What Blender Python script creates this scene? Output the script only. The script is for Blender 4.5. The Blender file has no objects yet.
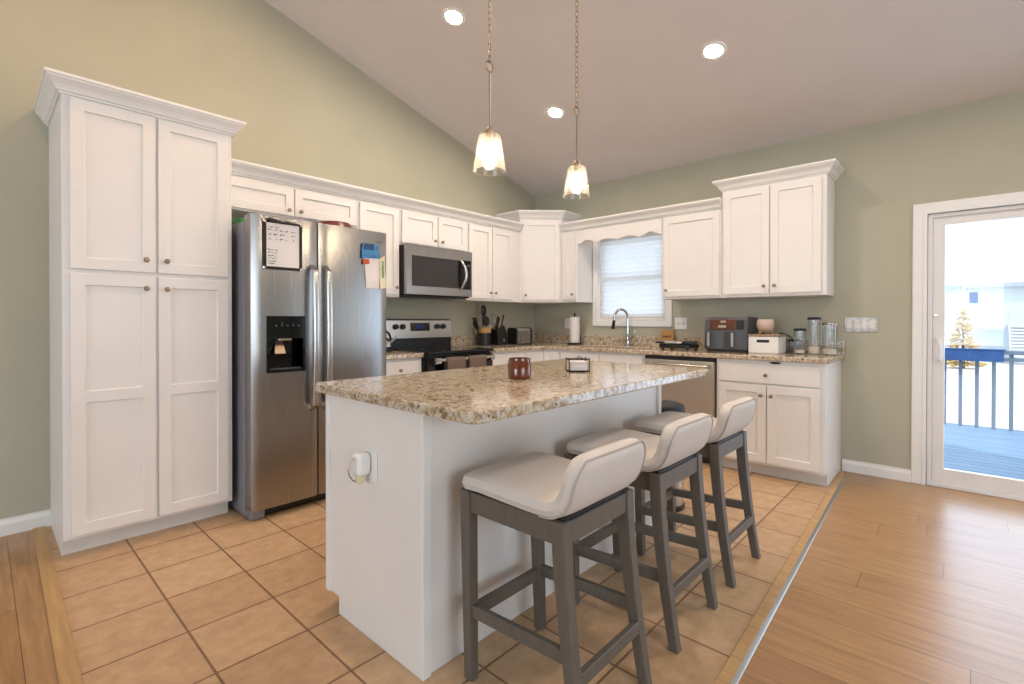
import bpy, bmesh, math, random
from mathutils import Vector, Matrix
random.seed(7)
I = 0.0254
C = bpy.context.scene.collection
sc = bpy.context.scene
PI = math.pi

# ------------------------------------------------------------------ camera, sky, daylight, exposure
cam = bpy.data.cameras.new('camera'); co = bpy.data.objects.new('camera', cam); C.objects.link(co)
cam.sensor_fit = 'HORIZONTAL'; cam.sensor_width = 36.0
F, PX, PY = 491.48, 497.04, 323.69
cam.lens = 36.0 * F / 1024
cam.shift_x = (512 - PX) / 1024; cam.shift_y = (PY - 342) / 1024
cam.clip_start = 0.02; cam.clip_end = 300
yaw, pitch, roll = math.radians(43.42), math.radians(-0.4), math.radians(-0.07)
co.location = (-184.01 * I, -149.29 * I, 46.36 * I)
co.rotation_euler = (Matrix.Rotation(yaw - PI / 2, 4, 'Z') @ Matrix.Rotation(PI / 2 + pitch, 4, 'X') @ Matrix.Rotation(-roll, 4, 'Z')).to_euler()
sc.camera = co

w = bpy.data.worlds.new('sky'); sc.world = w; w.use_nodes = True
bg = w.node_tree.nodes['Background']
bg.inputs[0].default_value = (0.80, 0.90, 1.0, 1); bg.inputs[1].default_value = 1.9
sc.view_settings.view_transform = 'Standard'; sc.view_settings.look = 'None'
sc.view_settings.exposure = -0.15; sc.view_settings.gamma = 1.0
sc.view_settings.use_curve_mapping = False
sc.cycles.sample_clamp_indirect = 6.0
sc.cycles.max_bounces = 10; sc.cycles.transparent_max_bounces = 16

def area(name, loc, target, sx, sy, power, col):
    l = bpy.data.lights.new(name, 'AREA'); l.shape = 'RECTANGLE'; l.size = sx * I; l.size_y = sy * I
    l.energy = power; l.color = col
    o = bpy.data.objects.new(name, l); C.objects.link(o)
    o.location = Vector(loc) * I
    o.rotation_euler = (Vector(target) - Vector(loc)).to_track_quat('-Z', 'Y').to_euler()
    return o
COOL = (0.74, 0.87, 1.0)
area('daylight_side_window', (-414, -110, 60), (-200, -110, 55), 130, 70, 145, COOL)
area('daylight_rear_window', (-190, -322, 62), (-170, -100, 55), 120, 72, 85, (0.78, 0.89, 1.0))
area('daylight_patio_door', (8, -178, 42), (-100, -178, 36), 64, 70, 34, (0.58, 0.76, 1.0))
sun = bpy.data.lights.new('sun', 'SUN'); sun.energy = 3.0; sun.angle = math.radians(1.0); sun.color = (1.0, 0.95, 0.86)
so = bpy.data.objects.new('sun', sun); C.objects.link(so)
so.rotation_euler = (math.radians(52), 0, math.radians(-25))

# ------------------------------------------------------------------ materials
def nodes(m):
    m.use_nodes = True
    nt = m.node_tree
    return nt, nt.nodes, nt.links, nt.nodes['Principled BSDF']

def hexc(h):
    c = [int(h[i:i + 2], 16) / 255 for i in (0, 2, 4)]
    return tuple(x / 12.92 if x <= .04045 else ((x + .055) / 1.055) ** 2.4 for x in c)

def pm(name, col, rough=.5, metal=0., var=.06, scale=40., bump=0., bscale=200., stretch=(1, 1, 1), spec=.5, coat=0., rvar=0.):
    """procedural material: noise-varied colour, optional bump and roughness variation"""
    if isinstance(col, str): col = hexc(col)
    m = bpy.data.materials.new(name); nt, N, L, P = nodes(m)
    tc = N.new('ShaderNodeTexCoord'); mp = N.new('ShaderNodeMapping'); mp.inputs['Scale'].default_value = stretch
    L.new(tc.outputs['Object'], mp.inputs['Vector'])
    nz = N.new('ShaderNodeTexNoise'); nz.inputs['Scale'].default_value = scale; nz.inputs['Detail'].default_value = 4
    L.new(mp.outputs[0], nz.inputs['Vector'])
    rp = N.new('ShaderNodeValToRGB')
    rp.color_ramp.elements[0].position = .3; rp.color_ramp.elements[1].position = .7
    rp.color_ramp.elements[0].color = (*[max(0, c * (1 - var)) for c in col], 1)
    rp.color_ramp.elements[1].color = (*[min(1, c * (1 + var)) for c in col], 1)
    L.new(nz.outputs['Fac'], rp.inputs[0]); L.new(rp.outputs[0], P.inputs['Base Color'])
    P.inputs['Roughness'].default_value = rough; P.inputs['Metallic'].default_value = metal
    P.inputs['Specular IOR Level'].default_value = spec
    P.inputs['Coat Weight'].default_value = coat
    if rvar:
        mr = N.new('ShaderNodeMapRange'); mr.inputs[3].default_value = rough - rvar; mr.inputs[4].default_value = rough + rvar
        L.new(nz.outputs['Fac'], mr.inputs[0]); L.new(mr.outputs[0], P.inputs['Roughness'])
    if bump:
        n2 = N.new('ShaderNodeTexNoise'); n2.inputs['Scale'].default_value = bscale; n2.inputs['Detail'].default_value = 3
        L.new(mp.outputs[0], n2.inputs['Vector'])
        b = N.new('ShaderNodeBump'); b.inputs['Strength'].default_value = bump; b.inputs['Distance'].default_value = .002
        L.new(n2.outputs['Fac'], b.inputs['Height']); L.new(b.outputs[0], P.inputs['Normal'])
    return m

def emit(name, col, strength):
    m = bpy.data.materials.new(name); nt, N, L, P = nodes(m)
    nz = N.new('ShaderNodeTexNoise'); nz.inputs['Scale'].default_value = 30
    rp = N.new('ShaderNodeValToRGB')
    rp.color_ramp.elements[0].color = (*[c * .97 for c in col], 1); rp.color_ramp.elements[1].color = (*col, 1)
    L.new(nz.outputs['Fac'], rp.inputs[0]); L.new(rp.outputs[0], P.inputs['Emission Color'])
    P.inputs['Emission Strength'].default_value = strength; P.inputs['Base Color'].default_value = (*col, 1)
    return m

def glassy(name, tint, gloss=.12, transl=0., rough=.03, bump=0., bscale=60):
    """thin clear material: transparent with a glossy coat, optional milky share"""
    m = bpy.data.materials.new(name); m.use_nodes = True; nt = m.node_tree; N, L = nt.nodes, nt.links
    N.remove(N['Principled BSDF']); out = N['Material Output']
    tr = N.new('ShaderNodeBsdfTransparent'); tr.inputs[0].default_value = (*tint, 1)
    gl = N.new('ShaderNodeBsdfGlossy'); gl.inputs['Roughness'].default_value = rough
    lw = N.new('ShaderNodeLayerWeight'); lw.inputs['Blend'].default_value = .25
    mr = N.new('ShaderNodeMapRange'); mr.inputs[3].default_value = gloss * .5; mr.inputs[4].default_value = min(1, gloss * 4)
    L.new(lw.outputs['Fresnel'], mr.inputs[0])
    mx = N.new('ShaderNodeMixShader'); L.new(mr.outputs[0], mx.inputs[0]); L.new(tr.outputs[0], mx.inputs[1]); L.new(gl.outputs[0], mx.inputs[2])
    last = mx
    nz = N.new('ShaderNodeTexNoise'); nz.inputs['Scale'].default_value = bscale
    tc = N.new('ShaderNodeTexCoord'); L.new(tc.outputs['Object'], nz.inputs['Vector'])
    if bump:
        b = N.new('ShaderNodeBump'); b.inputs['Strength'].default_value = bump; b.inputs['Distance'].default_value = .002
        L.new(nz.outputs['Fac'], b.inputs['Height']); L.new(b.outputs[0], gl.inputs['Normal'])
    if transl:
        tl = N.new('ShaderNodeBsdfTranslucent'); tl.inputs[0].default_value = (.95, .93, .9, 1)
        m2 = N.new('ShaderNodeMixShader')
        mr2 = N.new('ShaderNodeMapRange'); mr2.inputs[1].default_value = .35; mr2.inputs[2].default_value = .65
        mr2.inputs[3].default_value = transl * .7; mr2.inputs[4].default_value = min(1, transl * 1.3)
        L.new(nz.outputs['Fac'], mr2.inputs[0]); L.new(mr2.outputs[0], m2.inputs[0])
        L.new(mx.outputs[0], m2.inputs[1]); L.new(tl.outputs[0], m2.inputs[2]); last = m2
    L.new(last.outputs[0], out.inputs[0])
    return m

def granite():
    m = bpy.data.materials.new('granite'); nt, N, L, P = nodes(m)
    tc = N.new('ShaderNodeTexCoord')
    def ramp(src, els):
        r = N.new('ShaderNodeValToRGB'); e = r.color_ramp.elements
        while len(e) < len(els): e.new(.5)
        for k, (p, c) in enumerate(els): e[k].position = p; e[k].color = (*hexc(c), 1)
        L.new(src, r.inputs[0]); return r
    def noise(s, d, dist=0.):
        n = N.new('ShaderNodeTexNoise'); n.inputs['Scale'].default_value = s; n.inputs['Detail'].default_value = d
        n.inputs['Distortion'].default_value = dist; L.new(tc.outputs['Object'], n.inputs['Vector']); return n
    base = ramp(noise(44, 6, .6).outputs['Fac'], [(.32, '8C745A'), (.44, 'B59E80'), (.56, 'CFC3AE'), (.68, 'CCC9C4')])
    n2 = noise(110, 5, .4)
    dark = N.new('ShaderNodeMapRange'); dark.inputs[1].default_value = .56; dark.inputs[2].default_value = .61; L.new(n2.outputs['Fac'], dark.inputs[0])
    n3 = noise(20, 3, 1.2)
    gate = N.new('ShaderNodeMapRange'); gate.inputs[1].default_value = .40; gate.inputs[2].default_value = .60; L.new(n3.outputs['Fac'], gate.inputs[0])
    mul = N.new('ShaderNodeMath'); mul.operation = 'MULTIPLY'; L.new(dark.outputs[0], mul.inputs[0]); L.new(gate.outputs[0], mul.inputs[1])
    mix = N.new('ShaderNodeMix'); mix.data_type = 'RGBA'; L.new(mul.outputs[0], mix.inputs[0]); L.new(base.outputs[0], mix.inputs[6])
    dk = ramp(noise(40, 2).outputs['Fac'], [(.4, '2F2A28'), (.6, '6B4630')]); L.new(dk.outputs[0], mix.inputs[7])
    n4 = noise(230, 3)
    sp = N.new('ShaderNodeMapRange'); sp.inputs[1].default_value = .64; sp.inputs[2].default_value = .68; L.new(n4.outputs['Fac'], sp.inputs[0])
    mix2 = N.new('ShaderNodeMix'); mix2.data_type = 'RGBA'; L.new(sp.outputs[0], mix2.inputs[0]); L.new(mix.outputs[2], mix2.inputs[6])
    mix2.inputs[7].default_value = (*hexc('4A3A30'), 1)
    L.new(mix2.outputs[2], P.inputs['Base Color'])
    P.inputs['Roughness'].default_value = .10; P.inputs['Specular IOR Level'].default_value = .6
    return m

def tile_mat():
    m = bpy.data.materials.new('floor_tile'); nt, N, L, P = nodes(m)
    tc = N.new('ShaderNodeTexCoord'); mp = N.new('ShaderNodeMapping')
    mp.inputs['Location'].default_value = (162.69 * I, 41.17 * I, 0)
    L.new(tc.outputs['Object'], mp.inputs['Vector'])
    br = N.new('ShaderNodeTexBrick'); br.offset = 0; br.squash = 1
    br.inputs['Scale'].default_value = 1; br.inputs['Brick Width'].default_value = 12.43 * I; br.inputs['Row Height'].default_value = 12.43 * I
    br.inputs['Mortar Size'].default_value =   .19 * I; br.inputs['Mortar Smooth'].default_value = .2; br.inputs['Bias'].default_value = 0
    br.inputs['Color1'].default_value = (*hexc('CBAB86'), 1); br.inputs['Color2'].default_value = (*hexc('C3A07A'), 1); br.inputs['Mortar'].default_value = (*hexc('84644A'), 1)
    L.new(mp.outputs[0], br.inputs['Vector'])
    nz = N.new('ShaderNodeTexNoise'); nz.inputs['Scale'].default_value = 14; nz.inputs['Detail'].default_value = 6; nz.inputs['Roughness'].default_value = .65
    L.new(tc.outputs['Object'], nz.inputs['Vector'])
    rp = N.new('ShaderNodeValToRGB'); rp.color_ramp.elements[0].position = .3; rp.color_ramp.elements[1].position = .7
    rp.color_ramp.elements[0].color = (.80, .77, .74, 1); rp.color_ramp.elements[1].color = (1.08, 1.08, 1.08, 1)
    L.new(nz.outputs['Fac'], rp.inputs[0])
    mx = N.new('ShaderNodeMix'); mx.data_type = 'RGBA'; mx.blend_type = 'MULTIPLY'; mx.inputs[0].default_value = 1
    L.new(br.outputs['Color'], mx.inputs[6]); L.new(rp.outputs[0], mx.inputs[7]); L.new(mx.outputs[2], P.inputs['Base Color'])
    inv = N.new('ShaderNodeMath'); inv.operation = 'SUBTRACT'; inv.inputs[0].default_value = 1; L.new(br.outputs['Fac'], inv.inputs[1])
    b = N.new('ShaderNodeBump'); b.inputs['Strength'].default_value = .5; b.inputs['Distance'].default_value = .003
    L.new(inv.outputs[0], b.inputs['Height']); L.new(b.outputs[0], P.inputs['Normal'])
    P.inputs['Roughness'].default_value = .42
    return m

def plank_mat(name, c1, c2, c3, width=5.0, length=47., rough=.36, gap=.035):
    """boards running along y"""
    m = bpy.data.materials.new(name); nt, N, L, P = nodes(m)
    tc = N.new('ShaderNodeTexCoord'); mp = N.new('ShaderNodeMapping'); mp.inputs['Rotation'].default_value = (0, 0, PI / 2)
    L.new(tc.outputs['Object'], mp.inputs['Vector'])
    br = N.new('ShaderNodeTexBrick'); br.offset = 0; br.squash = 1
    br.inputs['Scale'].default_value = 1; br.inputs['Brick Width'].default_value = length * I; br.inputs['Row Height'].default_value = width * I
    br.inputs['Mortar Size'].default_value = gap * I; br.inputs['Mortar Smooth'].default_value = .3; br.inputs['Bias'].default_value = 0
    br.inputs['Color1'].default_value = (*hexc(c1), 1); br.inputs['Color2'].default_value = (*hexc(c2), 1); br.inputs['Mortar'].default_value = (*hexc(c3), 1)
    sx_ = N.new('ShaderNodeSeparateXYZ'); L.new(mp.outputs[0], sx_.inputs[0])
    def mth(op, a, b):
        n = N.new('ShaderNodeMath'); n.operation = op
        L.new(a, n.inputs[0])
        if isinstance(b, (int, float)): n.inputs[1].default_value = b
        elif b is not None: L.new(b, n.inputs[1])
        return n.outputs[0]
    row = mth('FLOOR', mth('DIVIDE', sx_.outputs[1], width * I), None)
    wn_ = N.new('ShaderNodeTexWhiteNoise'); wn_.noise_dimensions = '1D'; L.new(row, wn_.inputs['W'])
    xo = mth('ADD', sx_.outputs[0], mth('MULTIPLY', wn_.outputs['Value'], length * I))
    cb = N.new('ShaderNodeCombineXYZ'); L.new(xo, cb.inputs[0]); L.new(sx_.outputs[1], cb.inputs[1])
    L.new(cb.outputs[0], br.inputs['Vector'])
    mp2 = N.new('ShaderNodeMapping'); mp2.inputs['Scale'].default_value = (22, 1.6, 22); L.new(tc.outputs['Object'], mp2.inputs['Vector'])
    nz = N.new('ShaderNodeTexNoise'); nz.inputs['Scale'].default_value = 2.2; nz.inputs['Detail'].default_value = 7; nz.inputs['Distortion'].default_value = .6
    L.new(mp2.outputs[0], nz.inputs['Vector'])
    rp = N.new('ShaderNodeValToRGB'); rp.color_ramp.elements[0].position = .3; rp.color_ramp.elements[1].position = .7
    rp.color_ramp.elements[0].color = (.76, .73, .70, 1); rp.color_ramp.elements[1].color = (1.07, 1.07, 1.07, 1)
    L.new(nz.outputs['Fac'], rp.inputs[0])
    mx = N.new('ShaderNodeMix'); mx.data_type = 'RGBA'; mx.blend_type = 'MULTIPLY'; mx.inputs[0].default_value = 1
    L.new(br.outputs['Color'], mx.inputs[6]); L.new(rp.outputs[0], mx.inputs[7]); L.new(mx.outputs[2], P.inputs['Base Color'])
    b = N.new('ShaderNodeBump'); b.inputs['Strength'].default_value = .06; b.inputs['Distance'].default_value = .002
    L.new(nz.outputs['Fac'], b.inputs['Height']); L.new(b.outputs[0], P.inputs['Normal'])
    P.inputs['Roughness'].default_value = rough
    return m

M = dict(
    wall=pm('wall_paint', 'B4B29E', .85, var=.03, scale=3, bump=.12, bscale=180),
    ceil=pm('ceiling_paint', 'DAD4D2', .9, var=.02, scale=3, bump=.1, bscale=160),
    white=pm('cabinet_white', 'EAE6E2', .38, var=.015, scale=6),
    trim=pm('trim_white', 'ECEBE8', .42, var=.015, scale=8),
    vinyl=pm('vinyl_white', 'E6E4E2', .45, var=.02, scale=8),
    gap=pm('dark_subfloor', '3A3632', .9, var=.1),  # even dark brown of the subfloor slab
    toe=pm('toe_kick_white', 'DDD9D4', .5, var=.03, scale=9),
    steel=pm('brushed_steel', 'A19F9D', .27, 1., var=.012, scale=3, stretch=(60, 60, .6), rvar=.012),
    steel2=pm('steel_light', 'C4C1BD', .26, 1., var=.015, scale=3, stretch=(1, 60, 60), rvar=.01),
    dwsteel=pm('dishwasher_steel', 'CFC8BF', .34, 1., var=.015, scale=3, stretch=(60, 60, .6)),
    chrome=pm('chrome', 'C9CBCD', .12, 1., var=.02, scale=20),
    nickel=pm('nickel', 'A08E7C', .32, 1., var=.06, scale=60),
    fside=pm('fridge_side_grey', '8B8A92', .45, .3, var=.04, scale=90, bump=.1, bscale=400),
    black=pm('black_plastic', '17181A', .35, var=.2, scale=40),
    bglass=pm('black_glass', '0B0D10', .06, var=.2, scale=20),
    mglass=pm('oven_window', '2A2A2C', .10, var=.15, scale=60),
    dark=pm('dark_metal', '2E2A26', .45, .8, var=.15, scale=60),
    grey=pm('grey_plastic', '4A4B50', .45, var=.06, scale=50),
    lidgrey=pm('lid_charcoal', '242425', .6, var=.08, scale=50),
    granite=granite(), tile=tile_mat(),
    plank=plank_mat('oak_planks', 'B28B5F', 'A98055', '5E4430', 7.2, 58., .28, .06),
    oak=pm('oak_strip', 'BA9462', .4, var=.14, scale=3, stretch=(20, 1, 20)),
    alum=pm('aluminium_strip', 'A8A6A3', .3, .8, var=.05, scale=30, stretch=(1, 20, 1)),
    fabric=pm('cream_linen', 'D8D1CA', .95, var=.08, scale=500, bump=.5, bscale=900, spec=.15),
    piping=pm('linen_piping', 'B9AFA5', .95, var=.08, scale=500, spec=.15),
    stoolwood=pm('grey_washed_wood', '645C53', .5, var=.10, scale=5, stretch=(14, 14, 2), bump=.15, bscale=60),
    paper=pm('white_paper', 'E4DEDB', .8, var=.02, scale=12),
    ink=pm('black_ink', '2A2530', .7, var=.1),
    bulb=emit('lit_bulb', (1.0, .80, .58), 190.),
    lens=emit('downlight_lens', (1.0, .84, .70), 560.),
    added_lens_warm=emit('added_warm_lens', (1.0, .60, .33), 470.),  # warm glow for two added, unseen ceiling lights near the gable wall
    shade=glassy('seeded_glass', (.98, .96, .93), .05, .022, .05, 0., 180),
    clear=glassy('clear_glass', (.95, .96, .97), .08, 0., .02),
    pane=glassy('window_pane', (.97, .98, .99), .05, 0., .01),
    amber=pm('amber_glass', '6A3214', .12, var=.25, scale=12, coat=.5),
    wax=pm('cream_wax', 'E6D9C4', .6, var=.03),
    towel=pm('taupe_terry', '75665C', .95, var=.1, scale=300, bump=.6, bscale=500, spec=.1),
    lightwood=pm('light_wood', 'B98A58', .5, var=.15, scale=5, stretch=(3, 30, 30)),
    walnut=pm('speckled_wood', '9A8068', .55, var=.3, scale=60),
    red=pm('dark_red_enamel', '5A1E14', .3, var=.15, scale=20),
    green=pm('green_plastic', '2A8A40', .5, var=.1, scale=30),
    copper=pm('bronze_panel', '6A4636', .28, .6, var=.1, scale=40),
    pink=pm('blush_ceramic', 'C8B2A4', .5, var=.05, scale=20),
    blue=pm('blue_print', '3F7FB4', .6, var=.5, scale=70),
    navy=pm('navy_print', '1F3F6A', .6, var=.2, scale=50),
    orange=pm('orange_print', 'C4572E', .6, var=.2, scale=50),
    leafy=pm('green_print', '7FA070', .6, var=.5, scale=90),
    cream=pm('cream_print', 'E3D8B4', .6, var=.1, scale=60),
    marble=pm('grey_marble', 'C6C6C6', .3, var=.35, scale=26),
    scale_lcd=pm('blue_display', '1D2C6E', .2, var=.3, scale=40),
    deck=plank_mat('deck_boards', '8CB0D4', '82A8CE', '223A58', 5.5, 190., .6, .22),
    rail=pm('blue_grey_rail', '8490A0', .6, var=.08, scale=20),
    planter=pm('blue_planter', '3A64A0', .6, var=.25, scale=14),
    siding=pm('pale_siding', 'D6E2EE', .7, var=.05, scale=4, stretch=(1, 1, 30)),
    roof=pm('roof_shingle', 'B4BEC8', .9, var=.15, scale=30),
    ground=pm('pale_concrete', 'D9D8D4', .9, var=.05, scale=2),
    tree=pm('golden_needles', 'CDB27C', .9, var=.4, scale=6),
    bark=pm('bark', '6A5444', .9, var=.2, scale=20),
)
def shade_fabric():
    m = bpy.data.materials.new('blind_fabric'); m.use_nodes = True; nt = m.node_tree; N, L = nt.nodes, nt.links
    N.remove(N['Principled BSDF']); out = N['Material Output']
    nz = N.new('ShaderNodeTexNoise'); nz.inputs['Scale'].default_value = 300
    rp = N.new('ShaderNodeValToRGB'); rp.color_ramp.elements[0].color = (.90, .92, .95, 1); rp.color_ramp.elements[1].color = (.96, .97, .98, 1)
    L.new(nz.outputs['Fac'], rp.inputs[0])
    tl = N.new('ShaderNodeBsdfTranslucent'); df = N.new('ShaderNodeBsdfDiffuse'); mx = N.new('ShaderNodeMixShader'); mx.inputs[0].default_value = .15
    L.new(rp.outputs[0], tl.inputs[0]); L.new(rp.outputs[0], df.inputs[0])
    L.new(tl.outputs[0], mx.inputs[1]); L.new(df.outputs[0], mx.inputs[2]); L.new(mx.outputs[0], out.inputs[0])
    return m
M['blind'] = shade_fabric()

# ------------------------------------------------------------------ builders (all shapes in inches)
class MB:
    """collects shapes in inches; build() links them as ONE mesh object"""
    def __init__(s): s.bm = bmesh.new(); s.smooth = False
    def face(s, pts):
        vs = [s.bm.verts.new(p) for p in pts]; return s.bm.faces.new(vs)
    def box(s, x0, x1, y0, y1, z0, z1):
        v = [s.bm.verts.new(p) for p in ((x0, y0, z0), (x1, y0, z0), (x1, y1, z0), (x0, y1, z0), (x0, y0, z1), (x1, y0, z1), (x1, y1, z1), (x0, y1, z1))]
        for f in ((3, 2, 1, 0), (4, 5, 6, 7), (0, 1, 5, 4), (1, 2, 6, 5), (2, 3, 7, 6), (3, 0, 4, 7)): s.bm.faces.new([v[i] for i in f])
        return s
    def hexa(s, b, t):
        v = [s.bm.verts.new(p) for p in list(b) + list(t)]
        for f in ((3, 2, 1, 0), (4, 5, 6, 7), (0, 1, 5, 4), (1, 2, 6, 5), (2, 3, 7, 6), (3, 0, 4, 7)): s.bm.faces.new([v[i] for i in f])
        return s
    def prism(s, poly, z0, z1):
        a = [s.bm.verts.new((x, y, z0)) for x, y in poly]; b = [s.bm.verts.new((x, y, z1)) for x, y in poly]
        n = len(poly); s.bm.faces.new(a[::-1]); s.bm.faces.new(b)
        for i in range(n): s.bm.faces.new((a[i], a[(i + 1) % n], b[(i + 1) % n], b[i]))
        return s
    def rings(s, rings, cap=True, closed=True):
        R = [[s.bm.verts.new(p) for p in r] for r in rings]
        n = len(R[0])
        for a, b in zip(R, R[1:]):
            for i in range(n if closed else n - 1): s.bm.faces.new((a[i], a[(i + 1) % n], b[(i + 1) % n], b[i]))
        if cap: s.bm.faces.new(R[0][::-1]); s.bm.faces.new(R[-1])
        return s
    def lathe(s, prof, c=(0, 0, 0), axis='z', n=24, cap=True):
        rs = []
        for r, h in prof:
            ring = []
            for k in range(n):
                a = 2 * PI * k / n; u, v = r * math.cos(a), r * math.sin(a)
                p = (u, v, h) if axis == 'z' else ((u, -h, v) if axis == '-y' else ((h, u, v) if axis == 'x' else (-h, -u, v)))
                ring.append((p[0] + c[0], p[1] + c[1], p[2] + c[2]))
            rs.append(ring)
        s.smooth = True
        return s.rings(rs, cap)
    def tube(s, pts, r, n=10, cap=True, closed=False):
        pts = [Vector(p) for p in pts]; rs = []; up = None
        N = len(pts)
        for i, p in enumerate(pts):
            if closed: t = (pts[(i + 1) % N] - pts[i - 1])
            else: t = pts[min(i + 1, N - 1)] - pts[max(i - 1, 0)]
            t.normalize()
            if up is None: up = Vector((0, 0, 1)) if abs(t.z) < .9 else Vector((1, 0, 0))
            a = t.cross(up).normalized(); b = a.cross(t).normalized(); up = b
            rr = r[i] if isinstance(r, (list, tuple)) else r
            rs.append([p + a * rr * math.cos(2 * PI * k / n) + b * rr * math.sin(2 * PI * k / n) for k in range(n)])
        if closed: rs.append(rs[0])
        s.smooth = True
        if closed:
            R = [[s.bm.verts.new(p) for p in r_] for r_ in rs[:-1]]
            for i in range(len(R)):
                a, b = R[i], R[(i + 1) % len(R)]
                for k in range(n): s.bm.faces.new((a[k], a[(k + 1) % n], b[(k + 1) % n], b[k]))
            return s
        return s.rings(rs, cap)
    def grid_slab(s, xs, zs, depth, y0, yb):
        """panelled slab facing -y: depth[j][i] = recess of cell (i,j) from y0; one connected skin"""
        V = {}
        def v(x, y, z):
            k = (round(x, 4), round(y, 4), round(z, 4))
            if k not in V: V[k] = s.bm.verts.new(k)
            return V[k]
        nx, nz = len(xs) - 1, len(zs) - 1
        for j in range(nz):
            for i in range(nx):
                y = y0 + depth[j][i]
                s.bm.faces.new((v(xs[i], y, zs[j]), v(xs[i + 1], y, zs[j]), v(xs[i + 1], y, zs[j + 1]), v(xs[i], y, zs[j + 1])))
                if i + 1 < nx and depth[j][i] != depth[j][i + 1]:
                    y2 = y0 + depth[j][i + 1]; x = xs[i + 1]
                    s.bm.faces.new((v(x, y, zs[j]), v(x, y2, zs[j]), v(x, y2, zs[j + 1]), v(x, y, zs[j + 1])))
                if j + 1 < nz and depth[j][i] != depth[j + 1][i]:
                    y2 = y0 + depth[j + 1][i]; z = zs[j + 1]
                    s.bm.faces.new((v(xs[i], y, z), v(xs[i + 1], y, z), v(xs[i + 1], y2, z), v(xs[i], y2, z)))
        for j in range(nz):
            for x in (xs[0], xs[-1]):
                s.bm.faces.new((v(x, y0, zs[j]), v(x, yb, zs[j]), v(x, yb, zs[j + 1]), v(x, y0, zs[j + 1])))
        for i in range(nx):
            for z in (zs[0], zs[-1]):
                s.bm.faces.new((v(xs[i], y0, z), v(xs[i + 1], y0, z), v(xs[i + 1], yb, z), v(xs[i], yb, z)))
        for j in range(nz):
            for i in range(nx):
                s.bm.faces.new((v(xs[i], yb, zs[j]), v(xs[i + 1], yb, zs[j]), v(xs[i + 1], yb, zs[j + 1]), v(xs[i], yb, zs[j + 1])))
        return s
    def sweep(s, path, prof, closed=False):
        """prof = [(out, z)...] closed section, path in plan; outward = right of travel"""
        P = [Vector((p[0], p[1])) for p in path]; n = len(P); rs = []
        for i in range(n):
            d0 = (P[i] - P[i - 1]).normalized() if (i > 0 or closed) else None
            d1 = (P[(i + 1) % n] - P[i]).normalized() if (i < n - 1 or closed) else None
            n0 = Vector((d0.y, -d0.x)) if d0 else None; n1 = Vector((d1.y, -d1.x)) if d1 else None
            if n0 is None: m = n1
            elif n1 is None: m = n0
            else:
                m = (n0 + n1).normalized(); m = m / max(.3, m.dot(n0))
            rs.append([(P[i].x + m.x * o, P[i].y + m.y * o, z) for o, z in prof])
        s.rings(rs, not closed) if not closed else s.rings(rs + [rs[0]], False)
        return s
    def build(s, name, mat, parent=None, loc=None, bevel=0., seg=1, smooth=None, subsurf=0):
        bmesh.ops.recalc_face_normals(s.bm, faces=s.bm.faces)
        o0 = Vector(loc) if loc else Vector((0, 0, 0))
        for v in s.bm.verts: v.co = (v.co - o0) * I
        me = bpy.data.meshes.new(name); s.bm.to_mesh(me); s.bm.free()
        o = bpy.data.objects.new(name, me); C.objects.link(o)
        me.materials.append(M[mat] if isinstance(mat, str) else mat)
        if parent is not None: o.parent = parent
        if loc: o.location = o0 * I
        sm = s.smooth if smooth is None else smooth
        if sm:
            for p in me.polygons: p.use_smooth = True
            try:
                me.set_sharp_from_angle(angle=math.radians(40))
            except Exception: pass
        if bevel:
            b = o.modifiers.new('bevel', 'BEVEL'); b.width = bevel * I; b.segments = seg; b.limit_method = 'ANGLE'; b.angle_limit = math.radians(40)
        if subsurf:
            b = o.modifiers.new('sub', 'SUBSURF'); b.levels = subsurf; b.render_levels = subsurf
        return o

def tag(o, label, cat, group=None, kind=None):
    if label: o['label'] = label
    if cat: o['category'] = cat
    if group: o['group'] = group
    if kind: o['kind'] = kind
    return o
def thing(name, label, cat, loc, rot=0., group=None):
    o = bpy.data.objects.new(name, None); C.objects.link(o)
    o.location = Vector(loc) * I; o.rotation_euler = (0, 0, rot); o.empty_display_size = .05
    return tag(o, label, cat, group)
def struct(o, label=None, cat=None):
    o['kind'] = 'structure'
    if label: o['label'] = label
    if cat: o['category'] = cat
    return o
def dup(root, loc, label, group=None):
    r = root.copy(); C.objects.link(r); r.location = Vector(loc) * I; r['label'] = label
    if group: r['group'] = group
    for ch in list(root.children):
        c = ch.copy(); C.objects.link(c); c.parent = r
        for g in list(ch.children):
            d = g.copy(); C.objects.link(d); d.parent = c
    return r

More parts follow.
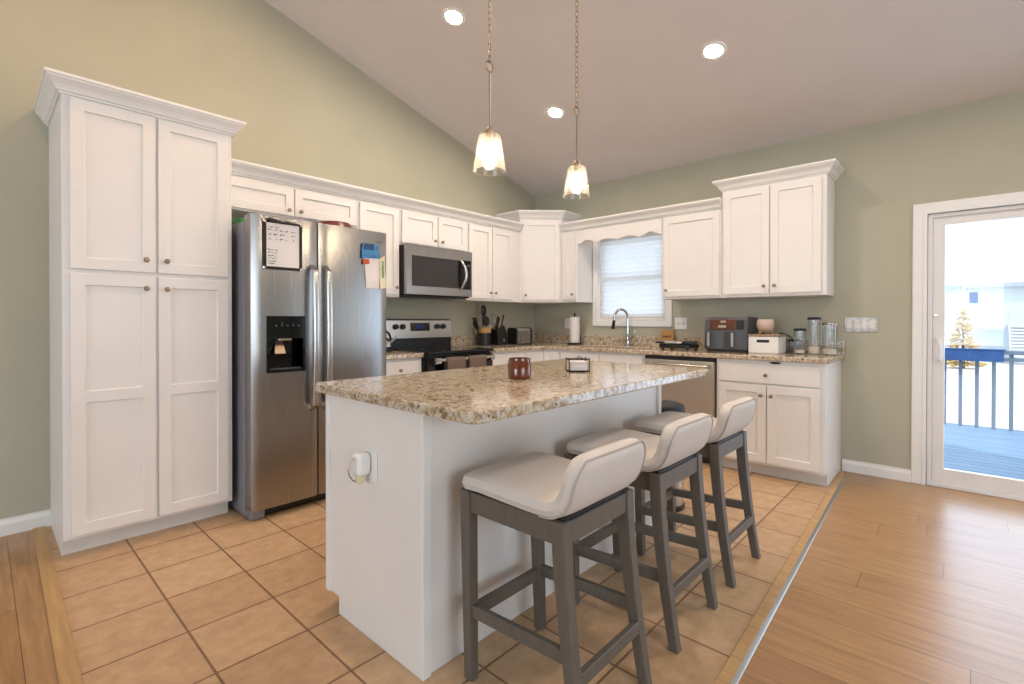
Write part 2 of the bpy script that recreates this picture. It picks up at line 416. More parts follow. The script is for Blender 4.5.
# ------------------------------------------------------------------ the setting
Z0, SL = 105.5, .275              # eave height at the window wall, pitch of the ceiling
XL, YB, XR = -420, -330, -235     # far wall, rear wall, ridge
zr = Z0 - SL * XR
zl = zr - SL * (XR - XL)
def wall_with_holes(fixed, a0, a1, z0, z1, holes, t):
    """slab on plane x=0..t (fixed='x') with rectangular holes (a0,a1,z0,z1), one mesh"""
    mb = MB()
    xs = sorted({a0, a1, *[h[0] for h in holes], *[h[1] for h in holes]}); zs = sorted({z0, z1, *[h[2] for h in holes], *[h[3] for h in holes]})
    V = {}
    def v(d, a, z):
        if (d, a, z) not in V: V[(d, a, z)] = mb.bm.verts.new((d, a, z) if fixed == 'x' else (a, d, z))
        return V[(d, a, z)]
    def solid(i, j):
        if i < 0 or j < 0 or i >= len(xs) - 1 or j >= len(zs) - 1: return False
        cx, cz = (xs[i] + xs[i + 1]) / 2, (zs[j] + zs[j + 1]) / 2
        return not any(h[0] < cx < h[1] and h[2] < cz < h[3] for h in holes)
    d0, d1 = t
    for i in range(len(xs) - 1):
        for j in range(len(zs) - 1):
            if not solid(i, j): continue
            A, B, c, d = xs[i], xs[i + 1], zs[j], zs[j + 1]
            for dd in (d0, d1): mb.bm.faces.new((v(dd, A, c), v(dd, B, c), v(dd, B, d), v(dd, A, d)))
            for (di, dj, p, q) in ((-1, 0, (A, c), (A, d)), (1, 0, (B, c), (B, d)), (0, -1, (A, c), (B, c)), (0, 1, (A, d), (B, d))):
                if not solid(i + di, j + dj): mb.bm.faces.new((v(d0, *p), v(d1, *p), v(d1, *q), v(d0, *q)))
    return mb
struct(MB().box(-480, 12, YB - 4, 4, -6, -.55).build('floor_base', 'gap'), 'subfloor under the tile and the planks', 'floor')
tp = [(-174.2, .5), (-2, .5), (-2, -122.2), (-5, -123), (-120, -127.3), (-190, -130), (-190, -66)]
MBt = MB().prism([(-175.0, .2), (.2, .2), (.2, -123.2), (-8, -123.2), (-120, -127), (-177.6, -129.2)], -.5, 0)
struct(MBt.build('floor_tile', 'tile'), 'tan square ceramic tile floor of the kitchen', 'tile floor')
fw = MB().prism([(.2, -124), (.2, YB), (XL, YB), (XL, .2), (-175.0, .2), (-177.6, -130.5), (-120, -127.8), (-8, -123.6)], -.5, .02)
struct(fw.build('floor_wood', 'plank'), 'orange-brown plank wood floor running round the tiled kitchen', 'wood floor')
# wood strips between tile and planks
st = MB().hexa([(-3.2, -122.2, 0), (-179, -128.7, 0), (-179, -130.4, 0), (-3.2, -123.9, 0)], [(-3.2, -122.3, .32), (-179, -128.8, .32), (-179, -130.4, .3), (-3.2, -123.9, .3)])
o = struct(st.build('trim_1', 'oak', bevel=.08), 'oak threshold strip between tile and planks beside the stools', 'floor trim')
ml = MB().hexa([(-9, -124.1, 0), (-179, -130.4, 0), (-179, -131.1, 0), (-9, -124.7, 0)], [(-9, -124.1, .3), (-179, -130.4, .3), (-179, -131.0, .12), (-9, -124.6, .12)])
ml.build('metal_edge', 'alum', o)
st = MB().hexa([(-173.9, -.6, 0), (-175.9, -.6, 0), (-178.3, -128, 0), (-175.9, -128, 0)], [(-173.9, -.6, .3), (-175.9, -.6, .3), (-178.3, -128, .3), (-175.9, -128, .3)])
struct(st.build('trim_2', 'oak', bevel=.08), 'oak threshold strip beside the tall pantry cabinet', 'floor trim')

# gable wall behind the range
g = MB(); n = 4.5
pts = [(XL, -.5), (0, -.5), (0, Z0 + .2), (XR, zr + .2), (XL, zl + .2)]
a = [g.bm.verts.new((x, 0, z)) for x, z in pts]; b = [g.bm.verts.new((x, n, z)) for x, z in pts]
g.bm.faces.new(a); g.bm.faces.new(b[::-1])
for i in range(5): g.bm.faces.new((a[i], b[i], b[(i + 1) % 5], a[(i + 1) % 5]))
struct(g.build('wall_left', 'wall'), 'sage gable wall behind the range and refrigerator', 'wall')
WY0, WY1, WZ0, WZ1 = -65.9, -35.2, 46.6, 81.5     # sink window opening
DY0, DY1, DZ1 = -214, -142.0, 76.4               # patio door opening
wr = wall_with_holes('x', YB, 0, -.5, Z0 + .3, [(WY0, WY1, WZ0, WZ1), (DY0, DY1, -.5, DZ1), (-318, -238, 12, 78)], (0, 5))
struct(wr.build('wall_right', 'wall'), 'sage wall with the sink window and the sliding door', 'wall')
wb = wall_with_holes('y', XL, 5, -.5, 180, [(-250, -90, 24, 100)], (YB - 5, YB))
struct(wb.build('wall_back', 'wall'), 'sage wall behind the viewer with a wide window', 'wall')
ws = wall_with_holes('x', YB, 5, -.5, 180, [(-180, -40, 24, 96)], (XL - 5, XL))
struct(ws.build('wall_side', 'wall'), 'sage far side wall of the living area', 'wall')
c = MB()
c.rings([[(x, y, z) for x, z in ((5, Z0 - SL * 5), (XR, zr), (XL - 5, zl - SL * 5), (XL - 5, zl - SL * 5 + 4), (XR, zr + 4), (5, Z0 - SL * 5 + 4))] for y in (YB - 5, 5)])
struct(c.build('ceiling', 'ceil'), 'sloping vaulted white ceiling', 'ceiling')
# baseboards
bprof = [(0, 0), (.55, 0), (.55, 2.4), (.42, 2.9), (.3, 3.2), (.3, 3.6), (0, 3.6)]
bl = MB().sweep([(XL, 0), (-172.9, 0)], [(o_, z) for o_, z in bprof])
struct(bl.build('baseboard_left', 'trim'), 'white baseboard beside the pantry cabinet', 'baseboard')
br = MB().sweep([(0, -122.6), (0, -139.0)], bprof)
struct(br.build('baseboard_right', 'trim'), 'white baseboard between base cabinet and sliding door', 'baseboard')

# ---- sink window
def frame_mb(y0, y1, z0, z1, w_, x0, x1, wt=None, wb_=None):
    """rectangular frame in the plane x, one connected mesh"""
    mb = MB(); wt = w_ if wt is None else wt; wb_ = w_ if wb_ is None else wb_
    o_ = [(y0, z0), (y1, z0), (y1, z1), (y0, z1)]; i_ = [(y0 + w_, z0 + wb_), (y1 - w_, z0 + wb_), (y1 - w_, z1 - wt), (y0 + w_, z1 - wt)]
    A = [[mb.bm.verts.new((x, y, z)) for y, z in pl] for x in (x0, x1) for pl in (o_, i_)]
    for k in range(4):
        k2 = (k + 1) % 4
        mb.bm.faces.new((A[0][k], A[0][k2], A[1][k2], A[1][k])); mb.bm.faces.new((A[2][k], A[2][k2], A[3][k2], A[3][k]))
        mb.bm.faces.new((A[0][k], A[0][k2], A[2][k2], A[2][k])); mb.bm.faces.new((A[1][k], A[1][k2], A[3][k2], A[3][k]))
    return mb
wn = thing('window_1', 'white window over the sink', 'window', (0, -50.5, WZ0)); wn['kind'] = 'structure'
def wl(mb, name, mat, par, **k): # child of an Empty: mesh given in room inches
    l = par.matrix_world if False else None
    base = Vector(par.location) / I
    for v in mb.bm.verts: v.co = v.co - base
    return mb.build(name, mat, par, **k)
wl(frame_mb(-68.2, -32.9, 43.9, 84.2, 2.5, -.8, 0), 'window_casing', 'trim', wn, bevel=.12)
wl(frame_mb(WY0, WY1, WZ0, WZ1, .7, 0, 4.8), 'window_jamb', 'trim', wn)
wl(frame_mb(WY0 + .7, WY1 - .7, WZ0 + .7, 64.6, 1.5, 1.6, 2.8, 1.2), 'lower_sash', 'vinyl', wn, bevel=.08)
wl(frame_mb(WY0 + .7, WY1 - .7, 63.4, WZ1 - .7, 1.5, 2.9, 4.1, None, 1.2), 'upper_sash', 'vinyl', wn, bevel=.08)
wl(MB().box(2.15, 2.3, WY0 + 2.2, WY1 - 2.2, WZ0 + 2.2, 63.4), 'window_glass', 'pane', wn)
wl(MB().box(3.45, 3.6, WY0 + 2.2, WY1 - 2.2, 64.6, WZ1 - 2.2), 'window_glass', 'pane', wn)
# pleated blind
bd = MB(); rs = []
zt_, zb_, npl = 81.0, 48.2, 17
prof = []
for k in range(npl * 2 + 1):
    z = zt_ - (zt_ - zb_) * k / (npl * 2); prof.append((.78 + (.22 if k % 2 else -.22), z))
V0 = [bd.bm.verts.new((x, WY0 + .95, z)) for x, z in prof]; V1 = [bd.bm.verts.new((x, WY1 - .95, z)) for x, z in prof]
for k in range(len(prof) - 1): bd.bm.faces.new((V0[k], V0[k + 1], V1[k + 1], V1[k]))
t = thing('window_blind', 'white pleated blind lowered over the sink window', 'blind', (.8, -50.5, zb_))
wl(bd, 'blind_fabric', 'blind', t)
wl(MB().box(.2, 1.4, WY0 + .9, WY1 - .9, zt_ - .4, zt_ + .4), 'head_rail', 'vinyl', t, bevel=.08)
wl(MB().box(.4, 1.2, WY0 + .95, WY1 - .95, zb_ - .7, zb_), 'bottom_rail', 'vinyl', t, bevel=.08)

# ---- sliding patio door
d = thing('door_1', 'white sliding glass patio door onto the deck', 'sliding door', (0, -178, 0)); d['kind'] = 'structure'
def ushape(y0, y1, z0, z1, w_, x0, x1):
    mb = MB()
    o_ = [(y0, z0), (y0, z1), (y1, z1), (y1, z0)]; i_ = [(y0 + w_, z0), (y0 + w_, z1 - w_), (y1 - w_, z1 - w_), (y1 - w_, z0)]
    A = [[mb.bm.verts.new((x, y, z)) for y, z in pl] for x in (x0, x1) for pl in (o_, i_)]
    for k in range(3):
        mb.bm.faces.new((A[0][k], A[0][k + 1], A[1][k + 1], A[1][k])); mb.bm.faces.new((A[2][k], A[2][k + 1], A[3][k + 1], A[3][k]))
        mb.bm.faces.new((A[0][k], A[0][k + 1], A[2][k + 1], A[2][k])); mb.bm.faces.new((A[1][k], A[1][k + 1], A[3][k + 1], A[3][k]))
    for k in (0, 3): mb.bm.faces.new((A[0][k], A[1][k], A[3][k], A[2][k]))
    return mb
wl(ushape(-217.0, -138.9, 0, 79.4, 2.6, -.75, 0), 'door_casing', 'trim', d, bevel=.15)
wl(ushape(-214.8, -141.2, 0, 77.2, .9, -1.0, -.2), 'casing_bead', 'trim', d, bevel=.1)
wl(frame_mb(-213.8, -142.2, .05, 76.2, 1.0, -.15, 4.8, 1.0, 1.0), 'door_frame', 'vinyl', d, bevel=.08)
s1 = wl(frame_mb(-179.5, -143.2, 1.0, 75.2, 2.6, .5, 1.9, 2.2, 4.2), 'sliding_panel', 'vinyl', d, bevel=.12)
s2 = wl(frame_mb(-212.8, -177, 1.0, 75.2, 2.6, 2.3, 3.7, 2.2, 4.2), 'fixed_panel', 'vinyl', d, bevel=.12)
wl(MB().box(1.1, 1.3, -176.9, -145.8, 5.2, 73.0), 'door_glass', 'pane', d)
wl(MB().box(2.9, 3.1, -210.2, -179.6, 5.2, 73.0), 'door_glass', 'pane', d)
h = MB(); h.tube([(.5, -144.6, 35.2), (-.9, -144.7, 35.6), (-1.4, -144.9, 38.2), (-.9, -144.7, 40.8), (.5, -144.6, 41.2)], [.4, .42, .45, .42, .4], 10)
h.box(.2, .5, -145.4, -143.9, 34.6, 41.8)
wl(h, 'door_handle', 'vinyl', d)
wl(MB().box(.1, .5, -144.3, -143.6, 47.6, 48.2), 'door_latch', 'steel2', d, bevel=.05)

# ------------------------------------------------------------------ cabinets
CROWN = [(0, 0), (.35, 0), (.45, .35), (.8, .55), (.9, .9), (1.25, 1.5), (1.9, 2.15), (2.15, 2.35), (2.25, 2.7), (2.5, 2.75), (2.5, 3.3), (0, 3.3)]
def crown(zb): return [(o_, zb + z) for o_, z in CROWN]
def panel_door(par, x0, x1, z0, z1, yf, knob=None, rails=(), stile=2.25, name='door', thick=.75):
    """shaker leaf facing -y; knob=(x,z); rails = extra mid-rail centres; slab drawer if stile=0"""
    if stile:
        xs = [x0, x0 + stile, x1 - stile, x1]; zs = [z0, z0 + stile]; dep = [[0, 0, 0]]
        for r in rails: zs += [r - 1.15, r + 1.15]; dep += [[0, .38, 0], [0, 0, 0]]
        zs += [z1 - stile, z1]; dep += [[0, .38, 0], [0, 0, 0]]
    else:
        xs = [x0, x0 + .35, x1 - .35, x1]; zs = [z0, z0 + .35, z1 - .35, z1]; dep = [[0.12, .12, .12], [.12, 0, .12], [.12, .12, .12]]
        # stepped slab edge
    mb = MB()
    if stile: mb.grid_slab(xs, zs, dep, yf - thick, yf)
    else: mb.box(x0, x1, yf - thick, yf, z0, z1)
    o = mb.build(name, 'white', par, bevel=.07 if stile else .12)
    if knob:
        k = MB().lathe([(.30, 0), (.30, .06), (.16, .14), (.16, .5), (.42, .62), (.56, .8), (.52, 1.0), (.30, 1.12), (.02, 1.14)], (knob[0], yf - thick, knob[1]), '-y', 14)
        k.build('knob', 'nickel', o)
    return o
def carcass(par, x0, x1, y0, y1, z0, z1, toe=False, name='body', notch=3.0, th=3.6):
    """box body, front at y0 (more negative), with a recessed toe notch when toe"""
    mb = MB()
    if toe:
        pr = [(y0, z0 + th), (y0, z1), (y1, z1), (y1, z0), (y0 + notch, z0), (y0 + notch, z0 + th)]
        mb.rings([[(x, y, z) for y, z in pr] for x in (x0, x1)])
    else: mb.box(x0, x1, y0, y1, z0, z1)
    return mb.build(name, 'white', par, bevel=.05)

# --- pantry
XP0, XP1 = -172.9, -142.75; W = XP1 - XP0
t = thing('pantry_cabinet', 'tall white four-door pantry cabinet beside the refrigerator', 'pantry cabinet', (XP0, -.05, 0))
carcass(t, 0, W, -24, 0, 0, 90, True)
MB().box(.02, W - .02, -21.08, -20.9, .02, 3.55).build('toe_kick', 'toe', t)
ox = XP0
for a_, b_, kx in ((-171.75, -157.95, -159.7), (-157.45, -143.75, -156.0)):
    panel_door(t, a_ - ox, b_ - ox, 56.3, 89.3, -24, (kx - ox, 58.9))
    panel_door(t, a_ - ox, b_ - ox, 4.3, 55.4, -24, (kx - ox, 52.9), rails=(31.2,))
MB().sweep([(0, 0), (0, -24), (W, -24), (W, 0)][::1], crown(89.7)).build('crown_molding', 'trim', t) if False else None
mbc = MB().sweep([(0, 0), (0, -24), (W, -24), (W, 0)], [(-o_, z) for o_, z in crown(89.6)]) if False else MB().sweep([(0, 0), (0, -24), (W, -24), (W, 0)], crown(89.6))
mbc.build('crown_molding', 'trim', t)

def wall_cab(name, label, x0, x1, z0, z1, doors, loc0, rot, depth=12, cat='wall cabinet'):
    t = thing(name, label, cat, (*loc0, z0), rot)
    w_ = x1 - x0
    carcass(t, 0, w_, -depth, 0, 0, z1 - z0)
    for a_, b_, c_, d_, kn in doors: panel_door(t, a_ - x0, b_ - x0, c_ - z0, d_ - z0, -depth, (kn[0] - x0, kn[1] - z0) if kn else None)
    return t
def A_cab(label, x0, x1, z0, z1, doors, **k): return wall_cab('wall_cabinet', label, x0 + .02, x1 - .02, z0, z1, doors, (x0 + .02, -.05), 0, **k)
def B_cab(label, a0, a1, z0, z1, doors, **k): return wall_cab('wall_cabinet', label, a0 + .02, a1 - .02, z0, z1, doors, (-.05, -a0 - .02), -PI / 2, **k)
ZT = 84.0
A_cab('white short two-door wall cabinet above the refrigerator', -142.6, -102.5, 75, ZT, [(-142.3, -122.85, 75.5, 83.3, (-124.3, 76.9)), (-122.45, -103.1, 75.5, 83.3, (-121.0, 76.9))])
A_cab('white narrow one-door wall cabinet between refrigerator and microwave', -102.5, -86.7, 54, ZT, [(-101.9, -87.3, 54.9, 83.3, (-88.6, 57.2))])
A_cab('white short two-door wall cabinet above the microwave', -86.7, -56.2, 71.8, ZT, [(-86.0, -70.75, 72.5, 83.3, (-72.2, 74.4)), (-70.3, -55.9 - .6, 72.5, 83.3, (-68.8, 74.4))])
A_cab('white two-door wall cabinet beside the microwave above the utensil crock', -56.2, -24.72, 54, ZT, [(-55.2, -42.6, 54.9, 83.3, (-43.8, 57.2)), (-42.3, -30.4, 54.9, 83.3, (-41.1, 57.2))])
B_cab('white slim one-door wall cabinet next to the sink window', 24.6, 32.6, 54, ZT, [(25.2, 32.0, 54.9, 83.3, (30.9, 57.2))])
B_cab('white one-door wall cabinet above the dishwasher', 69.6, 90.5, 54, ZT, [(70.4, 89.9, 54.9, 83.3, (71.6, 57.2))])
tall = B_cab('white taller two-door wall cabinet with its own crown above the air fryer', 90.6, 120.2, 54, 90, [(91.3, 105.0, 55.0, 88.9, (103.7, 57.3)), (105.4, 119.0, 55.0, 88.9, (106.7, 57.3))])
MB().sweep([(0, 0), (0, -12), (29.56, -12), (29.56, 0)], crown(35.7)).build('crown_molding', 'trim', tall)
# diagonal corner cabinet
t = thing('wall_cabinet', 'white tall diagonal corner wall cabinet with one door', 'wall cabinet', (-.05, -.05, 54))
poly = [(0, 0), (-24.6, 0), (-24.6, -12), (-12, -24.6), (0, -24.6)]
b = MB().prism(poly, 0, 36).build('body', 'white', t, bevel=.05)
fd = thing('door_mount', None, None, (0, 0, 0)) if False else None
# door in the diagonal plane: built facing -y then turned
dl = 12.6 * math.sqrt(2)
dr = panel_door(t, .9, dl - .9, .9, 34.8, 0, (2.3, 3.1), stile=2.1)
dr.location = (-24.6 * I, -12 * I, 0); dr.rotation_euler = (0, 0, -PI / 4)
MB().sweep([(-24.6, 0), (-24.6, -12), (-12, -24.6), (0, -24.6)], crown(35.6)).build('crown_molding', 'trim', t)

# crown runs over the shorter cabinets, valance over the window
cr = MB().sweep([(-142.6, -12.06), (-24.7, -12.06)], crown(84.05))
tag(cr.build('crown_molding', 'trim', loc=(-83, -12, 84.05)), 'white crown molding over the cabinets from refrigerator to corner', 'crown molding')
cr = MB().sweep([(-12.06, -24.7), (-12.06, -90.5)], crown(84.05))
tag(cr.build('crown_molding', 'trim', loc=(-12, -57, 84.05)), 'white crown molding over the cabinets and valance by the window', 'crown molding')
va = MB(); ys = [-32.7 - 36.8 * k / 60 for k in range(61)]
def vz(u):   # ogee scallop with two small points by the middle
    e = min(u, 1 - u)
    return 78.0 + 1.5 * (.5 - .5 * math.cos(2 * PI * min(1, e * 4.0))) * (1 if e < .25 else 0) + (1.15 * abs(math.sin((u - .25) / .5 * PI * 2)) if .25 <= u <= .75 else 0)
f0 = []; f1 = []
for x in (-12.0, -11.25):
    lo = [va.bm.verts.new((x, y, vz(k / 60))) for k, y in enumerate(ys)]; hi = [va.bm.verts.new((x, y, 84)) for y in ys]
    for k in range(60): va.bm.faces.new((lo[k], lo[k + 1], hi[k + 1], hi[k]))
    f0.append(lo); f1.append(hi)
for L_ in (f0, f1):
    for k in range(60): va.bm.faces.new((L_[0][k], L_[0][k + 1], L_[1][k + 1], L_[1][k]))
for k in (0, 60): va.bm.faces.new((f0[0][k], f0[1][k], f1[1][k], f1[0][k]))
tag(va.build('window_valance', 'white', loc=(-11.6, -51, 78)), 'white scalloped wooden valance above the sink window', 'valance')

# --- base cabinets
def hollow_body(t, w_, d_):
    mb = MB()
    o_ = [(.02, -d_), (w_ - .02, -d_), (w_ - .02, 0), (.02, 0)]; i_ = [(.7, -d_ + .75), (w_ - .7, -d_ + .75), (w_ - .7, -.5), (.7, -.5)]
    mb.rings([[(x, y, 4.2) for x, y in i_], [(x, y, 34.5) for x, y in i_], [(x, y, 34.5) for x, y in o_], [(x, y, 3.6) for x, y in o_]])
    return mb.build('body', 'white', t)
def base_cab(label, rot, loc0, w_, fronts, d_=24, cat='base cabinet', name='base_cabinet', hollow=False):
    t = thing(name, label, cat, (*loc0, 0), rot)
    body = carcass(t, .02, w_ - .02, -d_, 0, 0, 34.5, True) if not hollow else hollow_body(t, w_, d_)
    MB().box(.04, w_ - .04, -d_ + 2.9, -d_ + 3.0, .02, 3.55).build('toe_kick', 'toe', t)
    for f in fronts:
        x0, x1, z0, z1, kn, kind = f
        panel_door(t, x0, x1, z0, z1, -d_, kn, stile=2.25 if kind == 'door' else 0, name='door' if kind == 'door' else 'drawer')
    return t
base_cab('white narrow base cabinet between refrigerator and range', 0, (-104.4, -.05), 17.7, [(.9, 16.8, 28.2, 33.7, (8.8, 31), 'drawer'), (.9, 16.8, 4.9, 27.6, (14.8, 25), 'door')])
base_cab('white base cabinet right beside the range under the knife block', 0, (-56.2, -.05), 20.0, [(.9, 19.1, 28.2, 33.7, (10, 31), 'drawer'), (.9, 19.1, 4.9, 27.6, (2.6, 25), 'door')])
t = thing('base_cabinet', 'white corner base cabinet under the toaster', 'base cabinet', (-.05, -.05, 0))
MB().prism([(0, 0), (-36.1, 0), (-36.1, -24), (-24, -24), (-24, -32.6), (0, -32.6)], 4.4, 34.5).build('body', 'white', t, bevel=.05)
MB().prism([(0, 0), (-36.1, 0), (-36.1, -21), (-21, -21), (-21, -32.6), (0, -32.6)], 0, 4.4).build('toe_kick', 'toe', t)
panel_door(t, -35.4, -24.8, 4.9, 33.7, -24)
dr = panel_door(t, .6, 8.2, 4.9, 33.7, 0, (7.0, 30)); dr.location = (-24 * I, -24.2 * I, 0); dr.rotation_euler = (0, 0, -PI / 2)
base_cab('white sink base cabinet under the window', -PI / 2, (-.05, -32.8), 36.2, [(.9, 18.0, 28.2, 33.7, None, 'drawer'), (18.3, 35.3, 28.2, 33.7, None, 'drawer'), (.9, 18.0, 4.9, 27.6, (16.6, 25), 'door'), (18.3, 35.3, 4.9, 27.6, (19.6, 25), 'door')], hollow=True)
b30 = base_cab('white two-door base cabinet with a wide drawer at the end of the counter', -PI / 2, (-.05, -93.2), 29.0, [(.9, 27.8, 27.8, 33.3, (14.3, 30.3), 'drawer'), (.9, 14.3, 4.4, 27.2, (13.1, 24.3), 'door'), (14.6, 27.8, 4.4, 27.2, (15.8, 24.3), 'door')])
lt = MB().lathe([(.05, 0), (.9, .06), (.75, .35), (.05, .45)], (0, 0, 0), '-y', 16)
for v in lt.bm.verts: v.co = Vector((v.co.x * 1.7 + 16.5, v.co.y - 24, v.co.z * .35 + 33.95))
lt.build('latch', 'dark', b30)

# --- countertops
def counter(mb_list, label, loc, extra=()):
    t = thing('countertop', label, 'countertop', loc); base = Vector(loc)
    for nm, mb, bv in mb_list:
        for v in mb.bm.verts: v.co = v.co - base
        mb.build(nm, 'granite', t, bevel=bv, seg=3)
    return t
counter([('slab', MB().prism([(-104.6, -1.05), (-86.8, -1.05), (-86.8, -25.5), (-104.6, -25.5)], 34.55, 36), .3),
         ('backsplash', MB().box(-104.6, -86.8, -1, -.1, 34.6, 40), .15)], 'short speckled tan granite countertop between refrigerator and range', (-95.6, -13, 34.55))
# long run with a sink cut-out
def slab_with_hole():
    mb = MB(); xs = [-56.3, -25.5, -21.5, -5.5, -1.05]; ys = [-123.2, -66, -36, -25.5, -1.05]
    V = {}
    def v(x, y, z):
        if (x, y, z) not in V: V[(x, y, z)] = mb.bm.verts.new((x, y, z))
        return V[(x, y, z)]
    def solid(i, j):
        if i < 0 or j < 0 or i > 3 or j > 3: return False
        if i == 0 and j < 3: return False
        if j == 1 and i == 2: return False
        return True
    for i in range(4):
        for j in range(4):
            if not solid(i, j): continue
            A, B, c_, d_ = xs[i], xs[i + 1], ys[j], ys[j + 1]
            for z in (34.55, 36.): mb.bm.faces.new((v(A, c_, z), v(B, c_, z), v(B, d_, z), v(A, d_, z)))
            for di, dj, p, q in ((-1, 0, (A, c_), (A, d_)), (1, 0, (B, c_), (B, d_)), (0, -1, (A, c_), (B, c_)), (0, 1, (A, d_), (B, d_))):
                if not solid(i + di, j + dj): mb.bm.faces.new((v(*p, 34.55), v(*p, 36.), v(*q, 36.), v(*q, 34.55)))
    return mb
counter([('slab', slab_with_hole(), .3),
         ('backsplash', MB().prism([(-56.3, -.1), (-.1, -.1), (-.1, -123.2), (-1.0, -123.2), (-1.0, -1.0), (-56.3, -1.0)], 34.6, 40), .15)],
        'long speckled tan granite countertop running from range round the corner', (-13, -60, 34.55))
t = thing('sink', 'stainless undermount sink below the window', 'sink', (-13.5, -51, 27))
sb = MB(); R_ = []
for z, e in ((7.5, .0), (7.3, -.05), (.3, -.6), (0, -1.2)): R_.append([(sx * (8.2 + e), sy * (15.2 + e), z) for sx, sy in ((-1, -1), (1, -1), (1, 1), (-1, 1))])
sb.rings(R_, False); sb.bm.faces.new([sb.bm.verts.new(p) for p in R_[-1]]); bmesh.ops.remove_doubles(sb.bm, verts=sb.bm.verts, dist=.001)
o = sb.build('basin', 'steel2', t); mod = o.modifiers.new('solid', 'SOLIDIFY'); mod.thickness = .1 * I
MB().lathe([(1.7, .02), (1.7, .15), (1.2, .2), (.1, .1)], (0, 0, 0), 'z', 18).build('drain', 'chrome', t)

# --- faucet
t = thing('kitchen_faucet', 'chrome gooseneck pull-down faucet standing behind the sink', 'faucet', (-3.4, -51.2, 36))
MB().lathe([(1.15, 0), (1.15, .3), (.95, .5), (.85, 1.2), (.85, 4.6), (.62, 5.0)], (0, 0, 0), 'z', 20).build('base', 'chrome', t)
arc = [(0, 0, 4.8), (0, 0, 11.0)] + [(-2.9 * (1 - math.cos(a)) * .82, 2.9 * (1 - math.cos(a)) * .58, 11.2 + 3.6 * math.sin(a)) for a in [PI * k / 12 for k in range(13)]]
ex, ey = arc[-1][0], arc[-1][1]
arc += [(ex - .15, ey + .1, 10.2)]
MB().tube(arc, .5, 12).build('spout', 'chrome', t)
MB().tube([(ex - .15, ey + .1, 10.4), (ex - .4, ey + .25, 8.6), (ex - .55, ey + .35, 6.9)], [.55, .62, .8], 12).build('spray_head', 'dark', t)
MB().tube([(0, -.7, 3.2), (.1, -1.6, 3.4), (.3, -2.6, 5.0), (.4, -3.0, 6.6)], [.45, .42, .3, .26], 10).build('lever', 'chrome', t)

# --- dishwasher
t = thing('dishwasher', 'stainless steel dishwasher between sink base and end cabinet', 'dishwasher', (-.1, -69.15, 0), -PI / 2)
w_ = 23.9
MB().box(.1, w_ - .1, -23.6, 0, 4, 34.3).build('body', 'grey', t)
dd = MB().box(.2, w_ - .2, -25.0, -23.6, 4.6, 33.2).build('door', 'dwsteel', t, bevel=.2, seg=2)
MB().box(.3, w_ - .3, -24.8, -23.6, 33.25, 34.35).build('control_strip', 'black', t, bevel=.1)
hb = MB().tube([(1.6, -25.0, 31.7), (1.6, -26.4, 31.7), (w_ / 2, -26.9, 31.7), (w_ - 1.6, -26.4, 31.7), (w_ - 1.6, -25.0, 31.7)], .55, 10)
hb.build('handle', 'steel2', dd)
MB().box(.3, w_ - .3, -21.5, -20.5, .1, 4).build('toe_panel', 'black', t)

